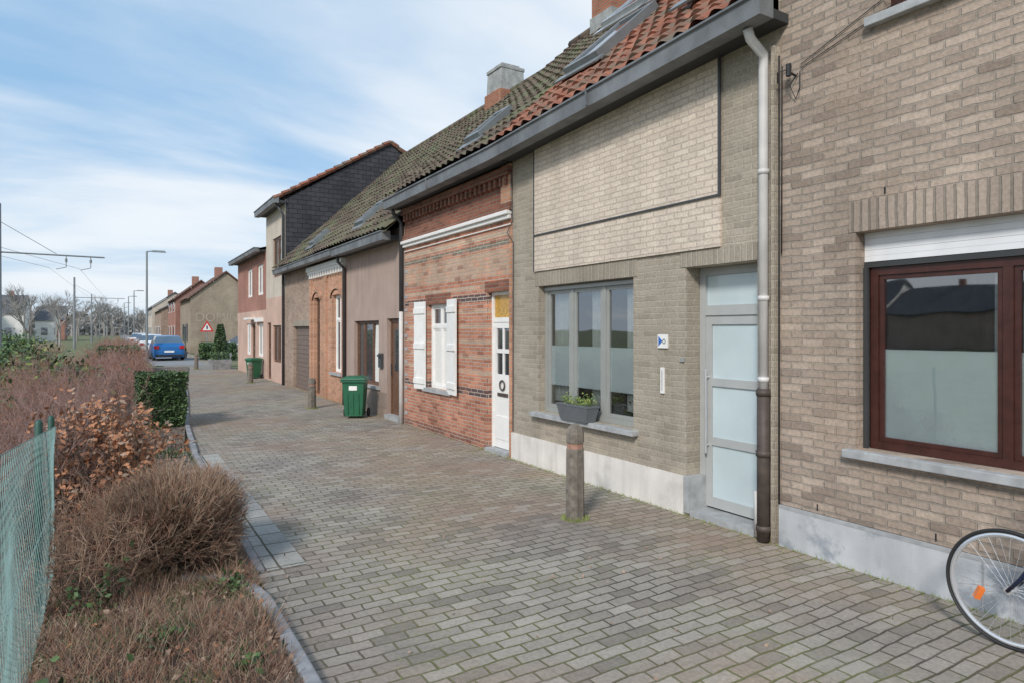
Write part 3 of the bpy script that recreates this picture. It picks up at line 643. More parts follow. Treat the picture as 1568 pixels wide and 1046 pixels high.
def simple_house(name, x0, x1, y0, y1, ze, zr, wm, rm, axis='x', wins=True, chim=True):
    h = empty(name, ((x0 + x1) / 2, (y0 + y1) / 2, 0)); mb = MB()
    xm, ym = (x0 + x1) / 2, (y0 + y1) / 2
    if axis == 'y':
        for y in (y0, y1): mb.face([(x0, y, 0), (x1, y, 0), (x1, y, ze), (xm, y, zr), (x0, y, ze)])
        for x in (x0, x1): mb.face([(x, y0, 0), (x, y1, 0), (x, y1, ze), (x, y0, ze)])
        o = MB(); 
        for (a, b) in ((x0 - .25, xm), (x1 + .25, xm)):
            za = ze - .12; o.face([(a, y0 - .15, za), (b, y0 - .15, zr + .06), (b, y1 + .15, zr + .06), (a, y1 + .15, za)]); o.face([(a, y0 - .15, za + .12), (b, y0 - .15, zr + .18), (b, y1 + .15, zr + .18), (a, y1 + .15, za + .12)])
            o.face([(a, y0 - .15, za), (b, y0 - .15, zr + .06), (b, y0 - .15, zr + .18), (a, y0 - .15, za + .12)])
    else:
        for x in (x0, x1): mb.face([(x, y0, 0), (x, y1, 0), (x, y1, ze), (x, ym, zr), (x, y0, ze)])
        for y in (y0, y1): mb.face([(x0, y, 0), (x1, y, 0), (x1, y, ze), (x0, y, ze)])
        o = MB()
        for (a, b) in ((y0 - .25, ym), (y1 + .25, ym)):
            o.face([(x0 - .15, a, ze), (x0 - .15, b, zr + .15), (x1 + .15, b, zr + .15), (x1 + .15, a, ze)])
    mb.obj('walls', [wm], h); o.obj('roof', [rm], h)
    if wins:
        w = MB(); nfl = 2 if ze > 4.2 else 1
        for fl in range(nfl):
            n = max(1, int((y1 - y0) / 2.6))
            for k in range(n):
                yy = y0 + (k + .5) * (y1 - y0) / n; z = .9 + fl * 2.6
                for xs, sg in ((x0, -1), (x1, 1)):
                    a, b = sorted((xs + sg * .01, xs + sg * .04)); w.box(a, b, yy - .5, yy + .5, z, z + 1.3, 0); a, b = sorted((xs + sg * .04, xs + sg * .06)); w.box(a, b, yy - .43, yy + .43, z + .07, z + 1.23, 1)
            n = max(1, int((x1 - x0) / 2.6))
            for k in range(n):
                xx = x0 + (k + .5) * (x1 - x0) / n; z = .9 + fl * 2.6
                w.box(xx - .5, xx + .5, y0 - .04, y0 - .01, z, z + 1.3, 0); w.box(xx - .43, xx + .43, y0 - .06, y0 - .04, z + .07, z + 1.23, 1)
        w.obj('windows', ['white', 'glassO'], h)
    if chim:
        c = MB(); c.box(xm - .3, xm + .3, ym - .3, ym + .3, zr - .6, zr + .8); c.obj('chimney', ['brG'], h)
    return h
g = simple_house('ghost_sign_house', 5.1, 10.3, 57, 66, 4.3, 6.4, 'brGhost', 'tileF', 'y', wins=False)
w = MB(); w.box(5.04, 5.09, 59, 60.2, .9, 2.3); w.box(5.04, 5.09, 62, 63.2, .9, 2.3); w.box(5.04, 5.09, 60.6, 61.5, 0, 2.1); w.obj('windows', ['glassO'], g)
cu = bpy.data.curves.new('painted_lettering', 'FONT'); cu.body = 'DOMINO'; cu.size = .95; cu.extrude = .004
to = bpy.data.objects.new('painted_lettering', cu); sc.collection.objects.link(to); to.rotation_euler = (math.pi / 2, 0, 0); to.location = (5.45, 56.985, 2.5)
cu.materials.append(M['ghost']); to.parent = g; to.matrix_parent_inverse = Matrix.Translation(-Vector(g.location))
simple_house('grey_row_house', 4.2, 9, 78, 90, 3.9, 5.2, 'brE2', 'tileFg', 'y')
simple_house('grey_row_house', 4.0, 9, 92, 108, 4.6, 6.4, 'plF', 'tileFg', 'y')
simple_house('brown_row_house', 4.8, 9, 67, 77, 4.6, 6.3, 'brG', 'tileF', 'y')
simple_house('white_village_house', -15.5, -11.5, 122, 130, 4.2, 7.0, 'plW', 'tileFg', 'x')
simple_house('white_village_house', -19, -15.8, 118, 128, 3.6, 6.4, 'plW', 'tileF', 'x')
simple_house('white_village_house', -10.6, -8.2, 126, 134, 3.2, 5.4, 'plW', 'tileFg', 'x', chim=False)
simple_house('brick_village_house', -11, -7.5, 140, 148, 3.5, 6.0, 'brG', 'tileFg', 'x')
simple_house('brick_village_house', -24, -19.5, 110, 118, 5, 7.5, 'brG', 'tileF', 'x')
for k, yy in enumerate(range(-40, 70, 11)):
    simple_house('opposite_terrace_house', -64, -56, yy, yy + 10.5, 3.4 + (k % 3) * .4, 6.0 + (k % 2) * .8, ('plF', 'plW', 'brE2', 'plW')[k % 4], 'tileFg', 'y', wins=False)

# ================================================================= GROUND
def sheet(name, pts, z, mat):
    mb = MB(); mb.face([(x, y, z) for x, y in pts]); return mb.obj(name, [mat])
sheet('ground', [(-900, -300), (900, -300), (900, 1500), (-900, 1500)], -.03, 'grassland')
sheet('brick_pavement', [(.92, -8), (4.95, -8), (4.95, 57), (5.2, 120), (1.9, 120), (2.2, 40), (2.05, 34), (1.86, 21.5), (1.25, 14.2), (1.07, 11), (1.0, 8), (.92, 5.2)], 0, 'pave')
sheet('road', [(1.7, 38), (4.2, 38), (4.3, 400), (.8, 400)], .006, 'asph')
sheet('edge_tile_strip', [(1.0, 5.25), (1.3, 5.25), (1.32, 10.6), (1.06, 10.6)], .005, 'tilestrip')
mb = MB()
def kerbrun(mb, pts, w=.09, h=.07, z0=-.05, seg=.9):
    for (a, b) in zip(pts, pts[1:]):
        a = Vector((*a, 0)); b = Vector((*b, 0)); d = (b - a); L = d.length; d.normalize(); n = Vector((-d.y, d.x, 0)) * w / 2
        k = max(1, round(L / seg))
        for i in range(k):
            p = a + d * (L * i / k + .004); q = a + d * (L * (i + 1) / k - .002); j = U(-.005, .005)
            vs = [p - n, q - n, q + n, p + n]
            mb.hexa([(t.x, t.y, z0) for t in vs] + [(t.x, t.y, h + j) for t in vs])
kerbrun(mb, [(.84, -6), (.87, 4.0), (.87, 4.6), (.82, 4.9), (.72, 5.12), (.55, 5.25), (.4, 5.3)], w=.08, h=.06)
kerbrun(mb, [(.95, 5.25), (1.0, 8.2), (1.03, 10.8)], .07, .03)
kerbrun(mb, [(.55, 9.2), (1.0, 9.2)], .05, .07); kerbrun(mb, [(1.03, 10.8), (1.2, 14.1), (1.82, 21.5), (2.0, 34)], .08, .05)
mb.obj('kerb', ['kerb'], bevel=.012)
mb = MB(); nx, ny = 26, 260
for j in range(ny + 1):
    y = -3 + j * .15
    xr_ = .83 if y < 5 else (.92 if y < 11 else (.9 + (y - 11) * .09))
    for i in range(nx + 1):
        x = -1.6 + (xr_ + 1.6) * i / nx
        mb.v.append((x, y, .02 + .05 * mn.noise((x * 2.5, y * 2.5, 0)) + .02 * mn.noise((x * 9, y * 9, 3)) + .01))
for j in range(ny):
    for i in range(nx):
        a = j * (nx + 1) + i; mb.f.append((a, a + 1, a + nx + 2, a + nx + 1)); mb.m.append(0)
mb.obj('planting_bed_soil', ['soil'], None, True)

# ================================================================= VEGETATION
def rod(mb, p, q, r0, r1, m):
    d = (q - p)
    a = d.orthogonal().normalized(); b = d.cross(a).normalized(); i = len(mb.v)
    for (c, r) in ((p, r0), (q, r1)):
        for (ca, sa) in ((1, 0), (-.5, .866), (-.5, -.866)):
            t = c + (a * ca + b * sa) * r; mb.v.append((t.x, t.y, t.z))
    mb.f += [(i, i + 1, i + 4, i + 3), (i + 1, i + 2, i + 5, i + 4), (i + 2, i, i + 3, i + 5)]; mb.m += [m] * 3
def rv(s=1): return Vector((random.gauss(0, s), random.gauss(0, s), random.gauss(0, s)))
def leaf(mb, c, r, m):
    a = rv(1).normalized(); b = a.orthogonal().normalized() * r * .6; a = a * r
    mb.face([c - a, c + b, c + a, c - b], m)
def ball_shrub(name, cx, cy, rx, ry, H, stems, mats, th=.004, rag=.12):
    mb = MB()
    for s in range(stems):
        ph = U(0, 2 * math.pi); ct = U(-.35, 1.0); st = math.sqrt(max(0, 1 - ct * ct)); sc_ = U(.6, 1.0) ** .5
        k = 1 + rag * mn.noise((math.cos(ph) * st * 2.2, math.sin(ph) * st * 2.2, ct * 2.2 + 5)) * 2; sc_ *= k
        st2 = st ** .8
        tip = Vector((cx + rx * st2 * math.cos(ph) * sc_, cy + ry * st2 * math.sin(ph) * sc_, H * .42 + H * .55 * (abs(ct) ** .8) * (1 if ct > 0 else -1) * sc_))
        tip.z = max(tip.z, .06)
        b = Vector((cx + U(-.2, .2) * rx, cy + U(-.2, .2) * ry, .03))
        mid = b.lerp(tip, .5) + Vector((0, 0, .05)) + rv(.04)
        m = random.choice((0, 0, 1, 2)); rod(mb, b, mid, th * 1.4, th, 1); rod(mb, mid, tip, th, th * .5, m)
        out = (tip - Vector((cx, cy, H * .3))).normalized()
        for k in range(7):
            p = mid.lerp(tip, U(.35, 1)); d = (out + rv(.55) + Vector((0, 0, .5))).normalized() * U(.04, .13)
            rod(mb, p, p + d, th * .5, th * .22, random.choice((0, 0, 3, 2)))
    return mb.obj(name, mats)
ball_shrub('pruned_shrub', .42, 5.65, .53, .60, .84, 2000, ['twigB', 'twigD', 'twigR', 'straw'], .0034, .09)

def hedge_twigs(name, y0, y1, xf0, xf1, Hf, stems, mats, th=.005, sub=12, spread=.22):
    mb = MB()
    for s in range(stems):
        y = U(y0, y1); x = U(xf0(y), xf1(y)); H = Hf(x, y) * U(.55, 1.05)
        p = Vector((x, y, 0)); d = Vector((random.gauss(0, .18), random.gauss(0, .18), 1)).normalized()
        pts = [p]; n = 4
        for k in range(n):
            d = (d + rv(.16)).normalized(); d.z = abs(d.z); pts.append(pts[-1] + d * H / n)
        for k in range(n): rod(mb, pts[k], pts[k + 1], th * (1.4 - .25 * k), th * (1.15 - .25 * k), 1 if k < 2 else 0)
        cm_ = 2 if mn.noise((x * .9, y * .5, 12)) > 0 else 0
        for k in range(sub):
            j = random.choice((1, 2, 2, 3, 3)); q = pts[j].lerp(pts[j + 1], R()); dd = (rv(.6) + Vector((0, 0, .5))).normalized() * U(.4, 1.0) * spread
            m = random.choice((cm_, cm_, 0, 1 if j < 2 else 2)); e = q + dd; rod(mb, q, e, th * .6, th * .35, m)
            dd2 = (dd.normalized() + rv(.5)).normalized() * spread * .5; rod(mb, q.lerp(e, .5), q.lerp(e, .5) + dd2, th * .4, th * .2, m)
    return mb.obj(name, mats)
hn = lambda x, y: 1.15 + .5 * mn.noise((x * .9, y * .6, 1))
hedge_twigs('bare_hedge', 6.3, 13, lambda y: -1.9, lambda y: -.15, hn, 1000, ['twigP', 'twigD', 'twigR'], .0038, 14)
hedge_twigs('bare_hedge', 4.9, 6.6, lambda y: -.34, lambda y: .05, lambda x, y: .72, 140, ['twigB', 'twigD', 'twigR'], .0035, 14, .16)
hedge_twigs('bare_hedge', 13, 26, lambda y: -2.2 + (y - 13) * .09, lambda y: .15 + (y - 13) * .045, lambda x, y: 1.12 + .5 * mn.noise((x, y * .4, 4)), 950, ['twigP', 'twigD', 'twigR'], .006, 11, .28)
hedge_twigs('distant_hedge', 26, 60, lambda y: -.9 + (y - 26) * .01, lambda y: .85 + (y - 26) * .02, lambda x, y: 1.15 + .4 * mn.noise((x, y * .3, 7)), 700, ['twigR', 'twigD', 'twigP'], .010, 9, .4)
hedge_twigs('trackside_scrub', 24, 70, lambda y: -9, lambda y: -3.5, lambda x, y: .7 + .7 * mn.noise((x * .5, y * .15, 3)), 700, ['twigB', 'twigD', 'straw'], .010, 9, .4)
# evergreen growth threaded through the hedges
mb = MB()
for (cx, cy, r, h) in ((-.9, 17, .8, 1.1), (-1.7, 21, .9, 1.2), (-3.6, 31, 1.2, 1.2), (-5, 40, 1.5, 1.3), (-6.5, 55, 2.2, 1.5), (-1.4, 11.5, .35, .95), (-2.6, 26, .9, 1.15)):
    for k in range(int(900 * r)):
        q = rv(.45 * r); leaf(mb, Vector((cx + q.x, cy + q.y * 1.6, max(.1, h * .62 + q.z * .45 * h / r))), U(.03, .06) * (1 + cy / 50), 0 if R() < .5 else (1 if R() < .7 else 2))
mb.obj('evergreen_bushes', ['leafG', 'leafD', 'leafY'])
mb = MB()
for s in range(60):
    y = U(6.5, 16); x = U(-1.8, -.1) if y < 10 else U(-2, .2); p = Vector((x, y, .9)); d = Vector((random.gauss(0, .35), random.gauss(0, .35), 1)).normalized(); q = p
    for k in range(4):
        d = (d + rv(.12)).normalized(); e = q + d * U(.12, .2); rod(mb, q, e, .003 - k * .0005, .0025 - k * .0005, random.choice((0, 1))); q = e
mb.obj('hedge_shoots', ['twigP', 'twigR'])
mb = MB()
for s in range(200):
    x, y = U(-.3, .22), U(6.3, 8.0); p = Vector((x, y, 0)); H = U(.75, 1.25) - max(0, x) * 1.2; d = Vector((random.gauss(0, .2), random.gauss(0, .2), 1)).normalized(); q = p + d * H
    rod(mb, p, q, .006, .002, 1)
    for k in range(9):
        t = p.lerp(q, U(.3, 1)); e = t + (rv(.6) + Vector((0, 0, .4))).normalized() * U(.1, .25); rod(mb, t, e, .003, .001, 1)
        if t.z > .3 and mn.noise((t.x * 3, t.y * 3, t.z * 3)) > -.1:
            for _ in range(5): leaf(mb, t.lerp(e, U(.3, 1)) + rv(.02), U(.018, .036), 0 if R() < .75 else 2)
mb.obj('copper_beech_bush', ['copper', 'twigD', 'litter'])
mb = MB()
for s in range(46000):
    x, y = U(-.45, .86), U(1.8, 8.8)
    if y > 6.3 and R() < .75: continue
    c = mn.noise((x * 2.0, y * 2.0, 9)); c2 = mn.noise((x * 5, y * 5, 2))
    h = U(.02, .10) * (1.25 + 1.3 * c + .7 * c2)
    if h < .015: continue
    if x > .8: h *= .6
    p = Vector((x, y, .015 + max(0, c) * .05)); m = 2 if (c2 < -.22 and R() < .6) else random.choice((0, 0, 1, 3, 6, 6)); d = Vector((random.gauss(0, 1.0), random.gauss(0, 1.0), 1)).normalized()
    rod(mb, p, p + d * h * 1.6, .0019, .0008, m)
for s in range(3600): 
    x, y = U(-.45, .84), U(1.5, 13.5); leaf(mb, Vector((x, y, U(.04, .10))), U(.01, .028), 4 if R() < .85 else 5)
mb.obj('dry_ground_cover', ['twigB', 'straw', 'leafG', 'twigD', 'litter', 'copper', 'twigR'])
mb = MB()
for (cx, cy, r, h) in ((.72, 4.9, .1, .10), (-.1, 5.0, .2, .22), (.2, 4.2, .12, .1), (.3, 12.3, .3, .2), (.7, 10.5, .2, .12), (.1, 9.8, .25, .35), (-.2, 3.6, .2, .12), (.6, 6.6, .15, .1), (.62, 3.7, .1, .08)):
    for k in range(int(700 * r)):
        leaf(mb, Vector((cx + random.gauss(0, r * .5), cy + random.gauss(0, r * .5), .05 + abs(random.gauss(0, h * .6)))), U(.012, .03), 0 if R() < .6 else 1)
mb.obj('low_green_plants', ['leafG', 'leafD'])
mb = MB()
for s in range(2600):
    y = random.choice((U(1.5, 9), U(5, 22))); x = 4.87 - abs(random.gauss(0, .03)) if R() < .5 else U(1.1, 4.8)
    if x < 4.7 and mn.noise((x * .7, y * .7, 3)) < .1: continue
    p = Vector((x, y, 0)); rod(mb, p, p + Vector((U(-.02, .02), U(-.02, .02), U(.008, .035 if x > 4.7 else .014))), .002, .001, 0)
for s in range(220): leaf(mb, Vector((U(1, 4.8), U(2, 16), .012)), U(.008, .02), 1)
mb.obj('paving_weeds_and_leaves', ['leafY', 'litter'])
def leaf_hedge(name, x0, x1, y0, y1, H, n, mats=('leafG', 'leafD', 'leafD'), r=(.018, .035), rnd=.1):
    mb = MB()
    mb.box(x0 + .1, x1 - .1, y0 + .1, y1 - .1, 0, H - .1, 2)
    for k in range(n):
        x, y, z = U(x0, x1), U(y0, y1), U(.02, H); f = random.choice((0, 1, 2, 3, 4, 4))
        j = abs(random.gauss(0, .05))
        if f == 0: x = x0 + j
        elif f == 1: x = x1 - j
        elif f == 2: y = y0 + j
        elif f == 3: y = y0 + j if R() < .5 else y1 - j
        else: z = H - j
        b = .09 * mn.noise((x * 3, y * 3, z * 3)); cx, cy = (x0 + x1) / 2, (y0 + y1) / 2
        v = Vector((x - cx, y - cy, 0))
        if z > H - rnd and f != 4: v *= .95
        leaf(mb, Vector((cx, cy, z + b)) + v * (1 + b * 1.5), U(*r), 0 if R() < .55 else 1)
    return mb.obj(name, list(mats))
leaf_hedge('clipped_green_hedge', .36, 1.16, 13.7, 15.2, 1.0, 9000)
leaf_hedge('clipped_green_hedge', 4.6, 6.6, 44, 46, 1.0, 2500, r=(.05, .09))
leaf_hedge('clipped_green_hedge', -.6, .9, 31, 36, 1.1, 2500, r=(.05, .09))
mb = MB(); mb.tube([(4.6, 36, 0), (4.6, 36, 1.4)], [.05, .02], 6, 2)
for k in range(3500):
    z = U(.25, 2.1); rr = .42 * (1 - (z - .25) / 2.0) ** .7 + .05; a = U(0, 6.28); q = rr * math.sqrt(U(.4, 1)); leaf(mb, Vector((4.6 + q * math.cos(a), 36 + q * math.sin(a), z)), U(.03, .06), 0 if R() < .5 else 1)
mb.obj('conifer_tree', ['leafG', 'leafD', 'twigD'])

def bare_tree(mb, base, H, depth=5, m=0, r0=None):
    def rec(p, d, L, r, k):
        q = p + d * L; rod(mb, p, q, r, r * .7, m)
        if k == 0: return
        for _ in range(3 if k > 2 else 4):
            nd = (d + rv(.42) + Vector((0, 0, .12))).normalized(); rec(p.lerp(q, U(.6, 1)), nd, L * U(.6, .82), r * .58, k - 1)
    rec(Vector(base), Vector((0, 0, 1)), H * .3, r0 or H * .022, depth)
for (x, y, H) in ((-9, 95, 8), (-6.5, 105, 8.5), (-11, 88, 7), (-3.2, 130, 9), (-14, 105, 8), (-4.8, 118, 8), (-7.6, 84, 7), (-5.4, 92, 7.5), (-1.2, 150, 9)):
    mb = MB(); bare_tree(mb, (x, y, 0), H); mb.obj('bare_tree', ['haze'])
mb = MB()
for k in range(90):
    x = U(-60, 14); y = U(170, 260); bare_tree(mb, (x, y, 0), U(7, 12), 4, r0=.35)
for k in range(9000):
    leaf(mb, Vector((U(-70, 30), U(230, 270), U(0, 6.0 + 2 * mn.noise((k * .01, 0, 0))))), U(.4, .9), 0)
mb.obj('distant_tree_line', ['haze'])

fe = empty('chain_link_fence', (-.4, 4, 0)); mb = MB(); y0, y1 = 1.6, 6.05; s = .072
def fxx(y): return -.38
def fh(y): return 1.12 + (6.05 - y) * .085
H = 1.0; k = y0 - H
while k < y1:
    for sg in (1, -1):
        a = k if sg == 1 else k + H; b = a + sg * H
        def clip(p, q):
            for L_ in (y0, y1):
                if (p[0] < y0 and L_ == y0) or (p[0] > y1 and L_ == y1):
                    t = (L_ - p[0]) / (q[0] - p[0]); return (L_, p[1] + t * (q[1] - p[1]))
            return p
        if max(a, b) <= y0 or min(a, b) >= y1: continue
        pa = clip((a, 0.), (b, 1.)); pb = clip((b, 1.), (a, 0.)); o = .002 * sg
        n = 5; prev = None
        for i in range(n + 1):
            yy = pa[0] + (pb[0] - pa[0]) * i / n; hh = pa[1] + (pb[1] - pa[1]) * i / n
            v = Vector((fxx(yy) + o + .03 * math.sin(yy * 2.6 + hh) * math.sin(hh * 3.1), yy, .03 + hh * (fh(yy) - .03)))
            if prev is not None and (v - prev).length > .003: rod(mb, prev, v, .0016, .0016, 0)
            prev = v
    k += s
for zf in (.04, .5, 1.0): rod(mb, Vector((fxx(y0), y0, zf * fh(y0))), Vector((fxx(y1), y1, zf * fh(y1))), .0024, .0024, 0)
mb.obj('wire_mesh', ['fence'], fe)
mb = MB()
for y in (2.1, 5.1, 6.05):
    h = fh(y) + .06; mb.tube([(fxx(y) - .03, y, 0), (fxx(y) - .03, y, h), (fxx(y) - .03, y, h + .02)], [.022, .022, .012], 10)
mb.obj('posts', ['fpost'], fe, True)

# ================================================================= STREET OBJECTS
def bollard(x, y, h):
    e = empty('concrete_bollard', (x, y, 0)); mb = MB(); w = .088
    def ring(z, w, m, z1, w1):
        n = 8
        P = [(w * math.cos(math.pi / 8 + k * math.pi / 4) * 1.08, w * math.sin(math.pi / 8 + k * math.pi / 4) * 1.08) for k in range(n)]
        Q = [(w1 * math.cos(math.pi / 8 + k * math.pi / 4) * 1.08, w1 * math.sin(math.pi / 8 + k * math.pi / 4) * 1.08) for k in range(n)]
        for k in range(n):
            a, b = P[k], P[(k + 1) % n]; c, d = Q[(k + 1) % n], Q[k]
            mb.face([(x + a[0], y + a[1], z), (x + b[0], y + b[1], z), (x + c[0], y + c[1], z1), (x + d[0], y + d[1], z1)], m)
    ring(0, w, 0, h * .74, w * .93); ring(h * .74, w * .93, 0, h * .745, w * .86); ring(h * .745, w * .86, 1, h * .80, w * .86); ring(h * .80, w * .86, 0, h * .805, w * .95)
    ring(h * .805, w * .95, 0, h * .90, w * .95); ring(h * .90, w * .95, 0, h * .965, w * .75); ring(h * .965, w * .75, 0, h, w * .3); ring(h, w * .3, 0, h + .001, .001)
    mb.obj('post', ['post', 'postband'], e)
    g = MB()
    for k in range(140):
        a = U(0, 6.28); rr = U(.09, .14); p = Vector((x + rr * math.cos(a), y + rr * math.sin(a), 0)); rod(g, p, p + Vector((U(-.03, .03), U(-.03, .03), U(.01, .05))), .003, .001, 0)
    g.obj('weeds', ['leafY'], e)
bollard(3.86, 5.15, .93); bollard(3.98, 15.6, .72); bollard(4.05, 24.2, .72); bollard(3.3, 34, .75)

def wheelie_bin(x, y, rot=0, s=1):
    e = empty('green_wheelie_bin', (0, 0, 0)); mb = MB()
    mb.frust(0, 0, .05, .84, .38, .40, .48, .52, 0)
    mb.box(-.27, .27, -.29, .27, .80, .85, 0)
    mb.frust(0, -.01, .855, .90, .54, .60, .50, .54, 0); mb.frust(0, -.01, .90, .925, .46, .48, .36, .38, 0)
    mb.box(-.22, .22, .27, .34, .84, .87, 0)
    for sx in (-.26, .26): mb.torusx((sx, .2, .10), .07, .03, 1, 20, 8); mb.tube([(sx - .015, .2, .1), (sx + .015, .2, .1)], .06, 12, 1)
    mb.tube([(-.26, .2, .1), (.26, .2, .1)], .012, 6, 1)
    mb.box(-.09, .09, -.262, -.25, .62, .72, 2)
    for sx in (-.12, 0, .12): mb.frust(sx, -.215, .1, .55, .02, .02, .02, .02, 0, 0, -.03)
    o = mb.obj('body', ['bin', 'black', 'white'], e, bevel=.012)
    e.location = (x, y, 0); e.rotation_euler = (0, 0, rot); e.scale = (s, s, s)
    o.matrix_parent_inverse = Matrix()
wheelie_bin(4.36, 13.55, -.5, .95); wheelie_bin(4.55, 26.4, -1.2, .85)

bk = empty('bicycle', (4.44, 1.2, 0)); X = 4.44
mb = MB()
fw_, rw = (X, 1.73, .345), (X, .66, .345)
for c in (fw_, rw):
    mb.torusx(c, .334, .011, 0, 72, 8, .015); mb.torusx(c, .310, .014, 1, 72, 8, .013)
    mb.tube([(X - .04, c[1], c[2]), (X + .04, c[1], c[2])], .022, 12, 1)
    for k in range(32):
        a = 2 * math.pi * k / 32; b = a + (.35 if k % 2 else -.35); sx = .03 if (k // 2) % 2 else -.03
        rod(mb, Vector((X + sx, c[1] + .02 * math.cos(b), c[2] + .02 * math.sin(b))), Vector((X, c[1] + .298 * math.cos(a), c[2] + .298 * math.sin(a))), .0014, .0014, 1)
    mb.tube([(X - .02, c[1] + .17, c[2] - .10), (X - .02, c[1] + .14, c[2] - .03)], .022, 4, 2)
mb.obj('wheels', ['black', 'chrome', 'orange'], bk, False)
mb = MB(); bb = (X, 1.12, .29); st = (X, .98, .80); hd0 = (X, 1.50, .74); hd1 = (X, 1.46, .92)
mb.tube([bb, st], .016, 10); mb.tube([hd0, hd1], .019, 10); mb.tube([bb, (X, 1.51, .72)], .02, 10); mb.tube([(X, 1.0, .72), (X, 1.47, .88)], .015, 10)
for sx in (-.05, .05):
    mb.tube([(X + sx * .4, 1.52, .70), (X + sx, 1.56, .62), (X + sx, 1.66, .44), (X + sx, 1.73, .345)], [.015, .016, .013, .010], 8)
    mb.tube([bb, (X + sx, .66, .345)], .008, 8); mb.tube([st, (X + sx, .66, .345)], .008, 8)
mb.tube([(X, 1.52, .74), (X, 1.49, .71)], .02, 8)
mb.obj('frame', ['bikeblue'], bk, True)
mb = MB(); mb.tube([hd1, (X, 1.44, 1.03), (X, 1.48, 1.06)], .012, 8)
mb.tube([(X - .27, 1.26, 1.05), (X - .25, 1.42, 1.07), (X - .1, 1.48, 1.06), (X + .1, 1.48, 1.06), (X + .25, 1.42, 1.07), (X + .27, 1.26, 1.05)], .011, 8)
mb.tube([(X + .0, 1.56, .88), (X, 1.62, .88)], [.03, .045], 12); mb.torusx((X - .05, bb[1], bb[2]), .09, .006, 0, 30, 5)
mb.tube([(X - .02, 1.53, .71), (X - .03, 1.60, .70)], .014, 8)
mb.tube([st, (X, .95, .95)], .012, 8)
mb.obj('handlebar', ['chrome'], bk, True)
mb = MB(); mb.frust(X, .93, .93, 1.0, .06, .2, .16, .26); mb.tube([(X - .27, 1.27, 1.05), (X - .27, 1.16, 1.04)], .016, 8); mb.tube([(X + .27, 1.27, 1.05), (X + .27, 1.16, 1.04)], .016, 8)
mb.box(X - .16, X - .07, 1.1, 1.16, .18, .2); mb.box(X + .07, X + .16, 1.08, 1.14, .38, .4); mb.tube([(X, 1.0, .3), (X - .14, .95, .01)], .008, 6)
mb.tube([(X, 1.48, 1.02), (X - .04, 1.58, .98), (X - .03, 1.57, .8), (X - .02, 1.53, .68)], .004, 5)
mb.obj('saddle_and_grips', ['black'], bk, bevel=.01)

def car(name, x, y, rot, paint):
    e = empty(name, (0, 0, 0)); mb = MB(); W = .86
    st = [(-2.0, .55, .55, .80), (-1.96, .8, .82, .92), (-1.75, .92, 1.05, 1), (-1.35, .95, 1.42, 1), (-.3, .95, 1.48, 1), (.3, .93, 1.44, 1), (1.0, .88, .98, 1), (1.7, .72, .76, .96), (1.98, .5, .52, .84)]
    rings = []
    for (yy, belt, top, w) in st:
        i = len(mb.v); hw = W * w; cab = top - belt > .2
        r = [(hw * .95, .22), (hw, .5 if belt > .5 else belt * .8), (hw * .97, belt), (hw * (.74 if cab else .9), top), (0, top + .015)]
        pts = [(a, yy, z) for a, z in r] + [(-a, yy, z) for a, z in r[-2::-1]]
        mb.v += pts; rings.append((i, len(pts)))
    for k in range(len(st) - 1):
        a, n = rings[k]; b = rings[k + 1][0]
        for j in range(n - 1):
            c0 = st[k][2] - st[k][1] > .2; c1 = st[k + 1][2] - st[k + 1][1] > .2
            m = 0
            if j in (2, 5) and (c0 or c1): m = 1
            if j in (3, 4) and abs(st[k][2] - st[k + 1][2]) > .3: m = 1
            mb.f.append((a + j, a + j + 1, b + j + 1, b + j)); mb.m.append(m)
    mb.f.append(tuple(rings[0][0] + j for j in range(9))); mb.m.append(0); mb.f.append(tuple(rings[-1][0] + j for j in range(9))); mb.m.append(0)
    for wy in (-1.25, 1.25):
        for sx in (-.78, .78): mb.torusx((sx, wy, .31), .21, .1, 2, 24, 8); mb.tube([(sx - .06, wy, .31), (sx + .06, wy, .31)], .2, 16, 4)
    for sx in (-.68, .68): mb.box(sx - .13, sx + .13, -2.03, -1.93, .72, .9, 3); mb.box(sx - .14, sx + .14, 1.9, 1.99, .52, .64, 4); mb.box(sx * 1.36 - .07, sx * 1.36 + .07, .75, .85, .92, 1.04, 0)
    mb.box(-.26, .26, -2.035, -1.98, .5, .61, 5); mb.box(-.72, .72, -2.03, -1.97, .26, .38, 2)
    o = mb.obj('body', [paint, 'glassO', 'black', 'taill', 'alu', 'white'], e); e.location = (x, y, 0); e.rotation_euler = (0, 0, rot); o.matrix_parent_inverse = Matrix()
car('parked_blue_car', 2.75, 46, 0.03, 'blue'); car('parked_white_car', 2.35, 56, 0, 'carw'); car('parked_silver_car', 2.4, 66, 0, 'carg')
car('parked_white_car', 7.6, 48.5, 1.4, 'carw'); car('parked_white_car', 2.2, 78, 0, 'carw')

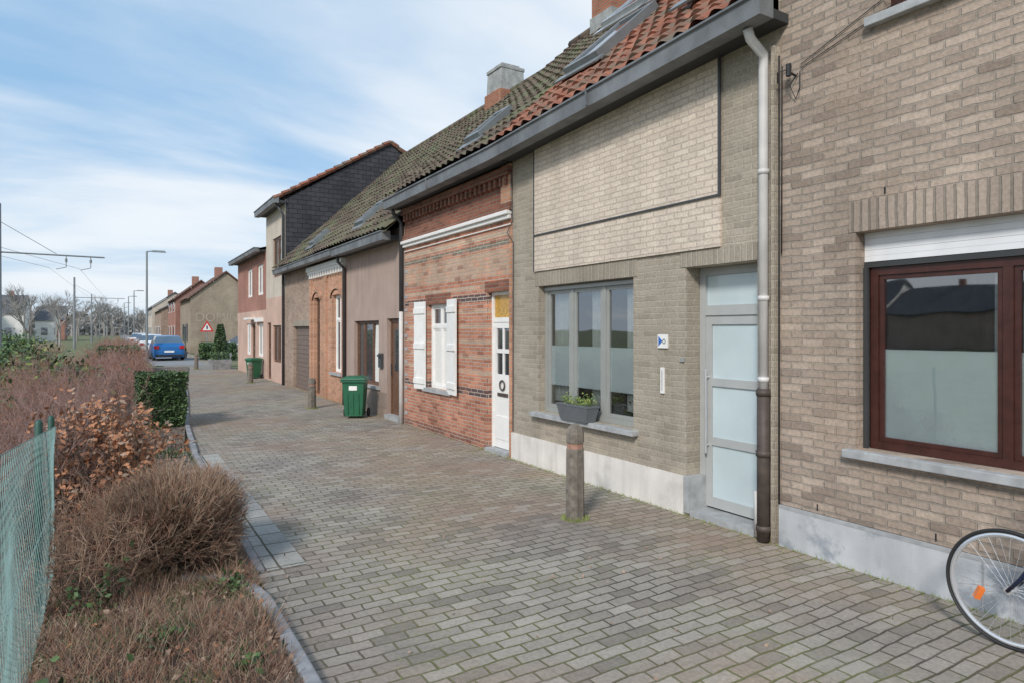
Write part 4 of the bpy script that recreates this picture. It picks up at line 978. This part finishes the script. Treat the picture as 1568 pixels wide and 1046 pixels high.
def lamp(x, y, H=6.4):
    e = empty('street_lamp', (x, y, 0)); mb = MB(); mb.tube([(x, y, 0), (x, y, 1), (x, y, H)], [.09, .07, .05], 10)
    mb.tube([(x, y, H - .02), (x + .35, y, H + .04)], .03, 8); mb.frust(x + .62, y, H - .02, H + .08, .75, .25, .6, .16); mb.obj('pole_and_head', ['mast'], e)
lamp(1.62, 43.6); lamp(1.9, 85, 6.2); lamp(1.6, 100, 6.2); lamp(1.4, 125, 6.2)
for (x, y, xr_) in ((-3.95, 33, -.35), (-3.3, 76, .9), (-2.8, 112, 1), (-2.4, 150, 1), (-2, 190, 1.2)):
    e = empty('tram_catenary_mast', (x, y, 0)); mb = MB()
    mb.tube([(x, y, 0), (x, y, 6.9)], [.11, .08], 8); mb.tube([(x, y, 4.95), (xr_, y, 4.92)], .035, 6); mb.tube([(x, y, 6.2), (x + 1.9, y, 4.98)], .012, 5)
    for t in (.62, .86):
        xx = x + (xr_ - x) * t; mb.tube([(xx, y, 4.9), (xx, y, 4.45)], .018, 6); mb.tube([(xx, y, 4.8), (xx, y, 4.66)], .045, 8); mb.tube([(xx - .35, y, 4.35), (xx, y, 4.45)], .015, 5)
    mb.obj('mast_and_arm', ['mast'], e)
mb = MB()
xs = [(0, -8.6), (33, -1.55), (76, -.5), (112, .1), (150, .3), (190, .6)]
for off in (-.75, .3):
    for (ya, xa), (yb, xb) in zip(xs, xs[1:]):
        n = 10; pp = [(xa + off + (xb - xa) * i / n, ya + (yb - ya) * i / n, 4.4 - .08 * math.sin(math.pi * i / n)) for i in range(n + 1)]
        mb.tube(pp, .006, 4)
mb.obj('overhead_wires', ['mast'])
e = empty('warning_traffic_sign', (5.3, 48, 0)); mb = MB(); mb.tube([(5.3, 48, 0), (5.3, 48, 2.3)], .03, 8, 0)
def tri(s, y, m, z=1.75): mb.face([(5.3 - s / 2, y, z - s * .29), (5.3 + s / 2, y, z - s * .29), (5.3, y, z + s * .58)], m)
tri(.85, 47.96, 1, 1.95); tri(.55, 47.955, 2, 1.95); mb.box(5.29 - .03, 5.31 + .03, 47.94, 47.95, 1.88, 2.1, 3)
mb.obj('sign_plate_and_pole', ['mast', 'signred', 'white', 'black'], e)
for (x, y) in ((4.3, 33.8), (3.6, 47.5), (5.6, 43)):
    e = empty('concrete_planter', (x, y, 0)); mb = MB(); mb.frust(x, y, 0, .45, .8, .8, .95, .95, 0)
    for k in range(500): leaf(mb, Vector((x + U(-.4, .4), y + U(-.4, .4), U(.42, .8))), U(.03, .06), 1 if R() < .6 else 2)
    mb.obj('planter_and_plants', ['kerb', 'leafG', 'leafD'], e)

# ================================================================= LIGHT / SKY / CAMERA
sv = Vector((-.74, -.60, 0)).normalized() * math.cos(math.radians(36)) + Vector((0, 0, math.sin(math.radians(36))))
W = bpy.data.worlds.new('World'); sc.world = W; W.use_nodes = True; t = W.node_tree; N = t.nodes; Lk = t.links
bg = N['Background']; out = N['World Output']
sky = N.new('ShaderNodeTexSky'); sky.sky_type = 'NISHITA'; sky.sun_disc = False; sky.sun_elevation = math.radians(36)
sky.sun_rotation = math.atan2(sv.x, sv.y) % (2 * math.pi); sky.air_density = 1.0; sky.dust_density = 1.5; sky.ozone_density = 1.5
Lk.new(sky.outputs[0], bg.inputs[0]); bg.inputs[1].default_value = .14
tc = N.new('ShaderNodeTexCoord'); sp = N.new('ShaderNodeSeparateXYZ'); Lk.new(tc.outputs['Generated'], sp.inputs[0])
def mth(op, a, b=None, clamp=False):
    n = N.new('ShaderNodeMath'); n.operation = op; n.use_clamp = clamp
    for i, x in enumerate((a, b)):
        if x is None: continue
        if isinstance(x, (int, float)): n.inputs[i].default_value = x
        else: Lk.new(x, n.inputs[i])
    return n.outputs[0]
zz = mth('ADD', mth('MAXIMUM', sp.outputs[2], 0.0), .22)
cx = N.new('ShaderNodeCombineXYZ'); Lk.new(mth('MULTIPLY', mth('DIVIDE', sp.outputs[0], zz), .8), cx.inputs[0]); Lk.new(mth('MULTIPLY', mth('DIVIDE', sp.outputs[1], zz), .8), cx.inputs[1])
mp = N.new('ShaderNodeMapping'); mp.inputs['Rotation'].default_value = (0, 0, math.radians(35)); mp.inputs['Scale'].default_value = (.55, 1.3, 1); mp.inputs['Location'].default_value = (.4, .2, 0)
Lk.new(cx.outputs[0], mp.inputs[0])
nz = N.new('ShaderNodeTexNoise'); nz.inputs['Scale'].default_value = 1.0; nz.inputs['Detail'].default_value = 8; nz.inputs['Roughness'].default_value = .52; nz.inputs['Distortion'].default_value = .35
Lk.new(mp.outputs[0], nz.inputs['Vector'])
mr = N.new('ShaderNodeMapRange'); mr.inputs[1].default_value = .36; mr.inputs[2].default_value = .64; mr.interpolation_type = 'SMOOTHSTEP'; Lk.new(nz.outputs['Fac'], mr.inputs[0])
hz = N.new('ShaderNodeMapRange'); hz.inputs[1].default_value = .25; hz.inputs[2].default_value = -.02; Lk.new(sp.outputs[2], hz.inputs[0])
fac = mth('MAXIMUM', mr.outputs[0], mth('MULTIPLY', hz.outputs[0], .8), True)
cm = N.new('ShaderNodeMix'); cm.data_type = 'RGBA'; Lk.new(fac, cm.inputs[0]); cm.inputs[6].default_value = (.32, .58, .88, 1); cm.inputs[7].default_value = (.88, .94, 1.0, 1)
bg2 = N.new('ShaderNodeBackground'); Lk.new(cm.outputs[2], bg2.inputs[0]); bg2.inputs[1].default_value = 1.0
ms_ = N.new('ShaderNodeMixShader'); Lk.new(mth('ADD', mth('MULTIPLY', fac, .2), .75), ms_.inputs[0]); Lk.new(bg.outputs[0], ms_.inputs[1]); Lk.new(bg2.outputs[0], ms_.inputs[2]); Lk.new(ms_.outputs[0], out.inputs[0])

sl_ = bpy.data.lights.new('sun', 'SUN'); sl_.energy = 2.7; sl_.angle = math.radians(10); sl_.color = (1, .94, .87)
so = bpy.data.objects.new('sun', sl_); sc.collection.objects.link(so); so.rotation_euler = sv.to_track_quat('Z', 'Y').to_euler()

cd = bpy.data.cameras.new('camera'); cam = bpy.data.objects.new('camera', cd); sc.collection.objects.link(cam); sc.camera = cam
cd.sensor_width = 36; cd.lens = 22.96; cd.shift_y = -.0115; cd.clip_end = 4000; cd.clip_start = .05
cam.location = (0, 0, 1.85); cam.rotation_euler = (math.pi / 2, 0, -math.radians(31.34))
sc.view_settings.view_transform = 'Standard'; sc.view_settings.look = 'None'; sc.view_settings.exposure = 0
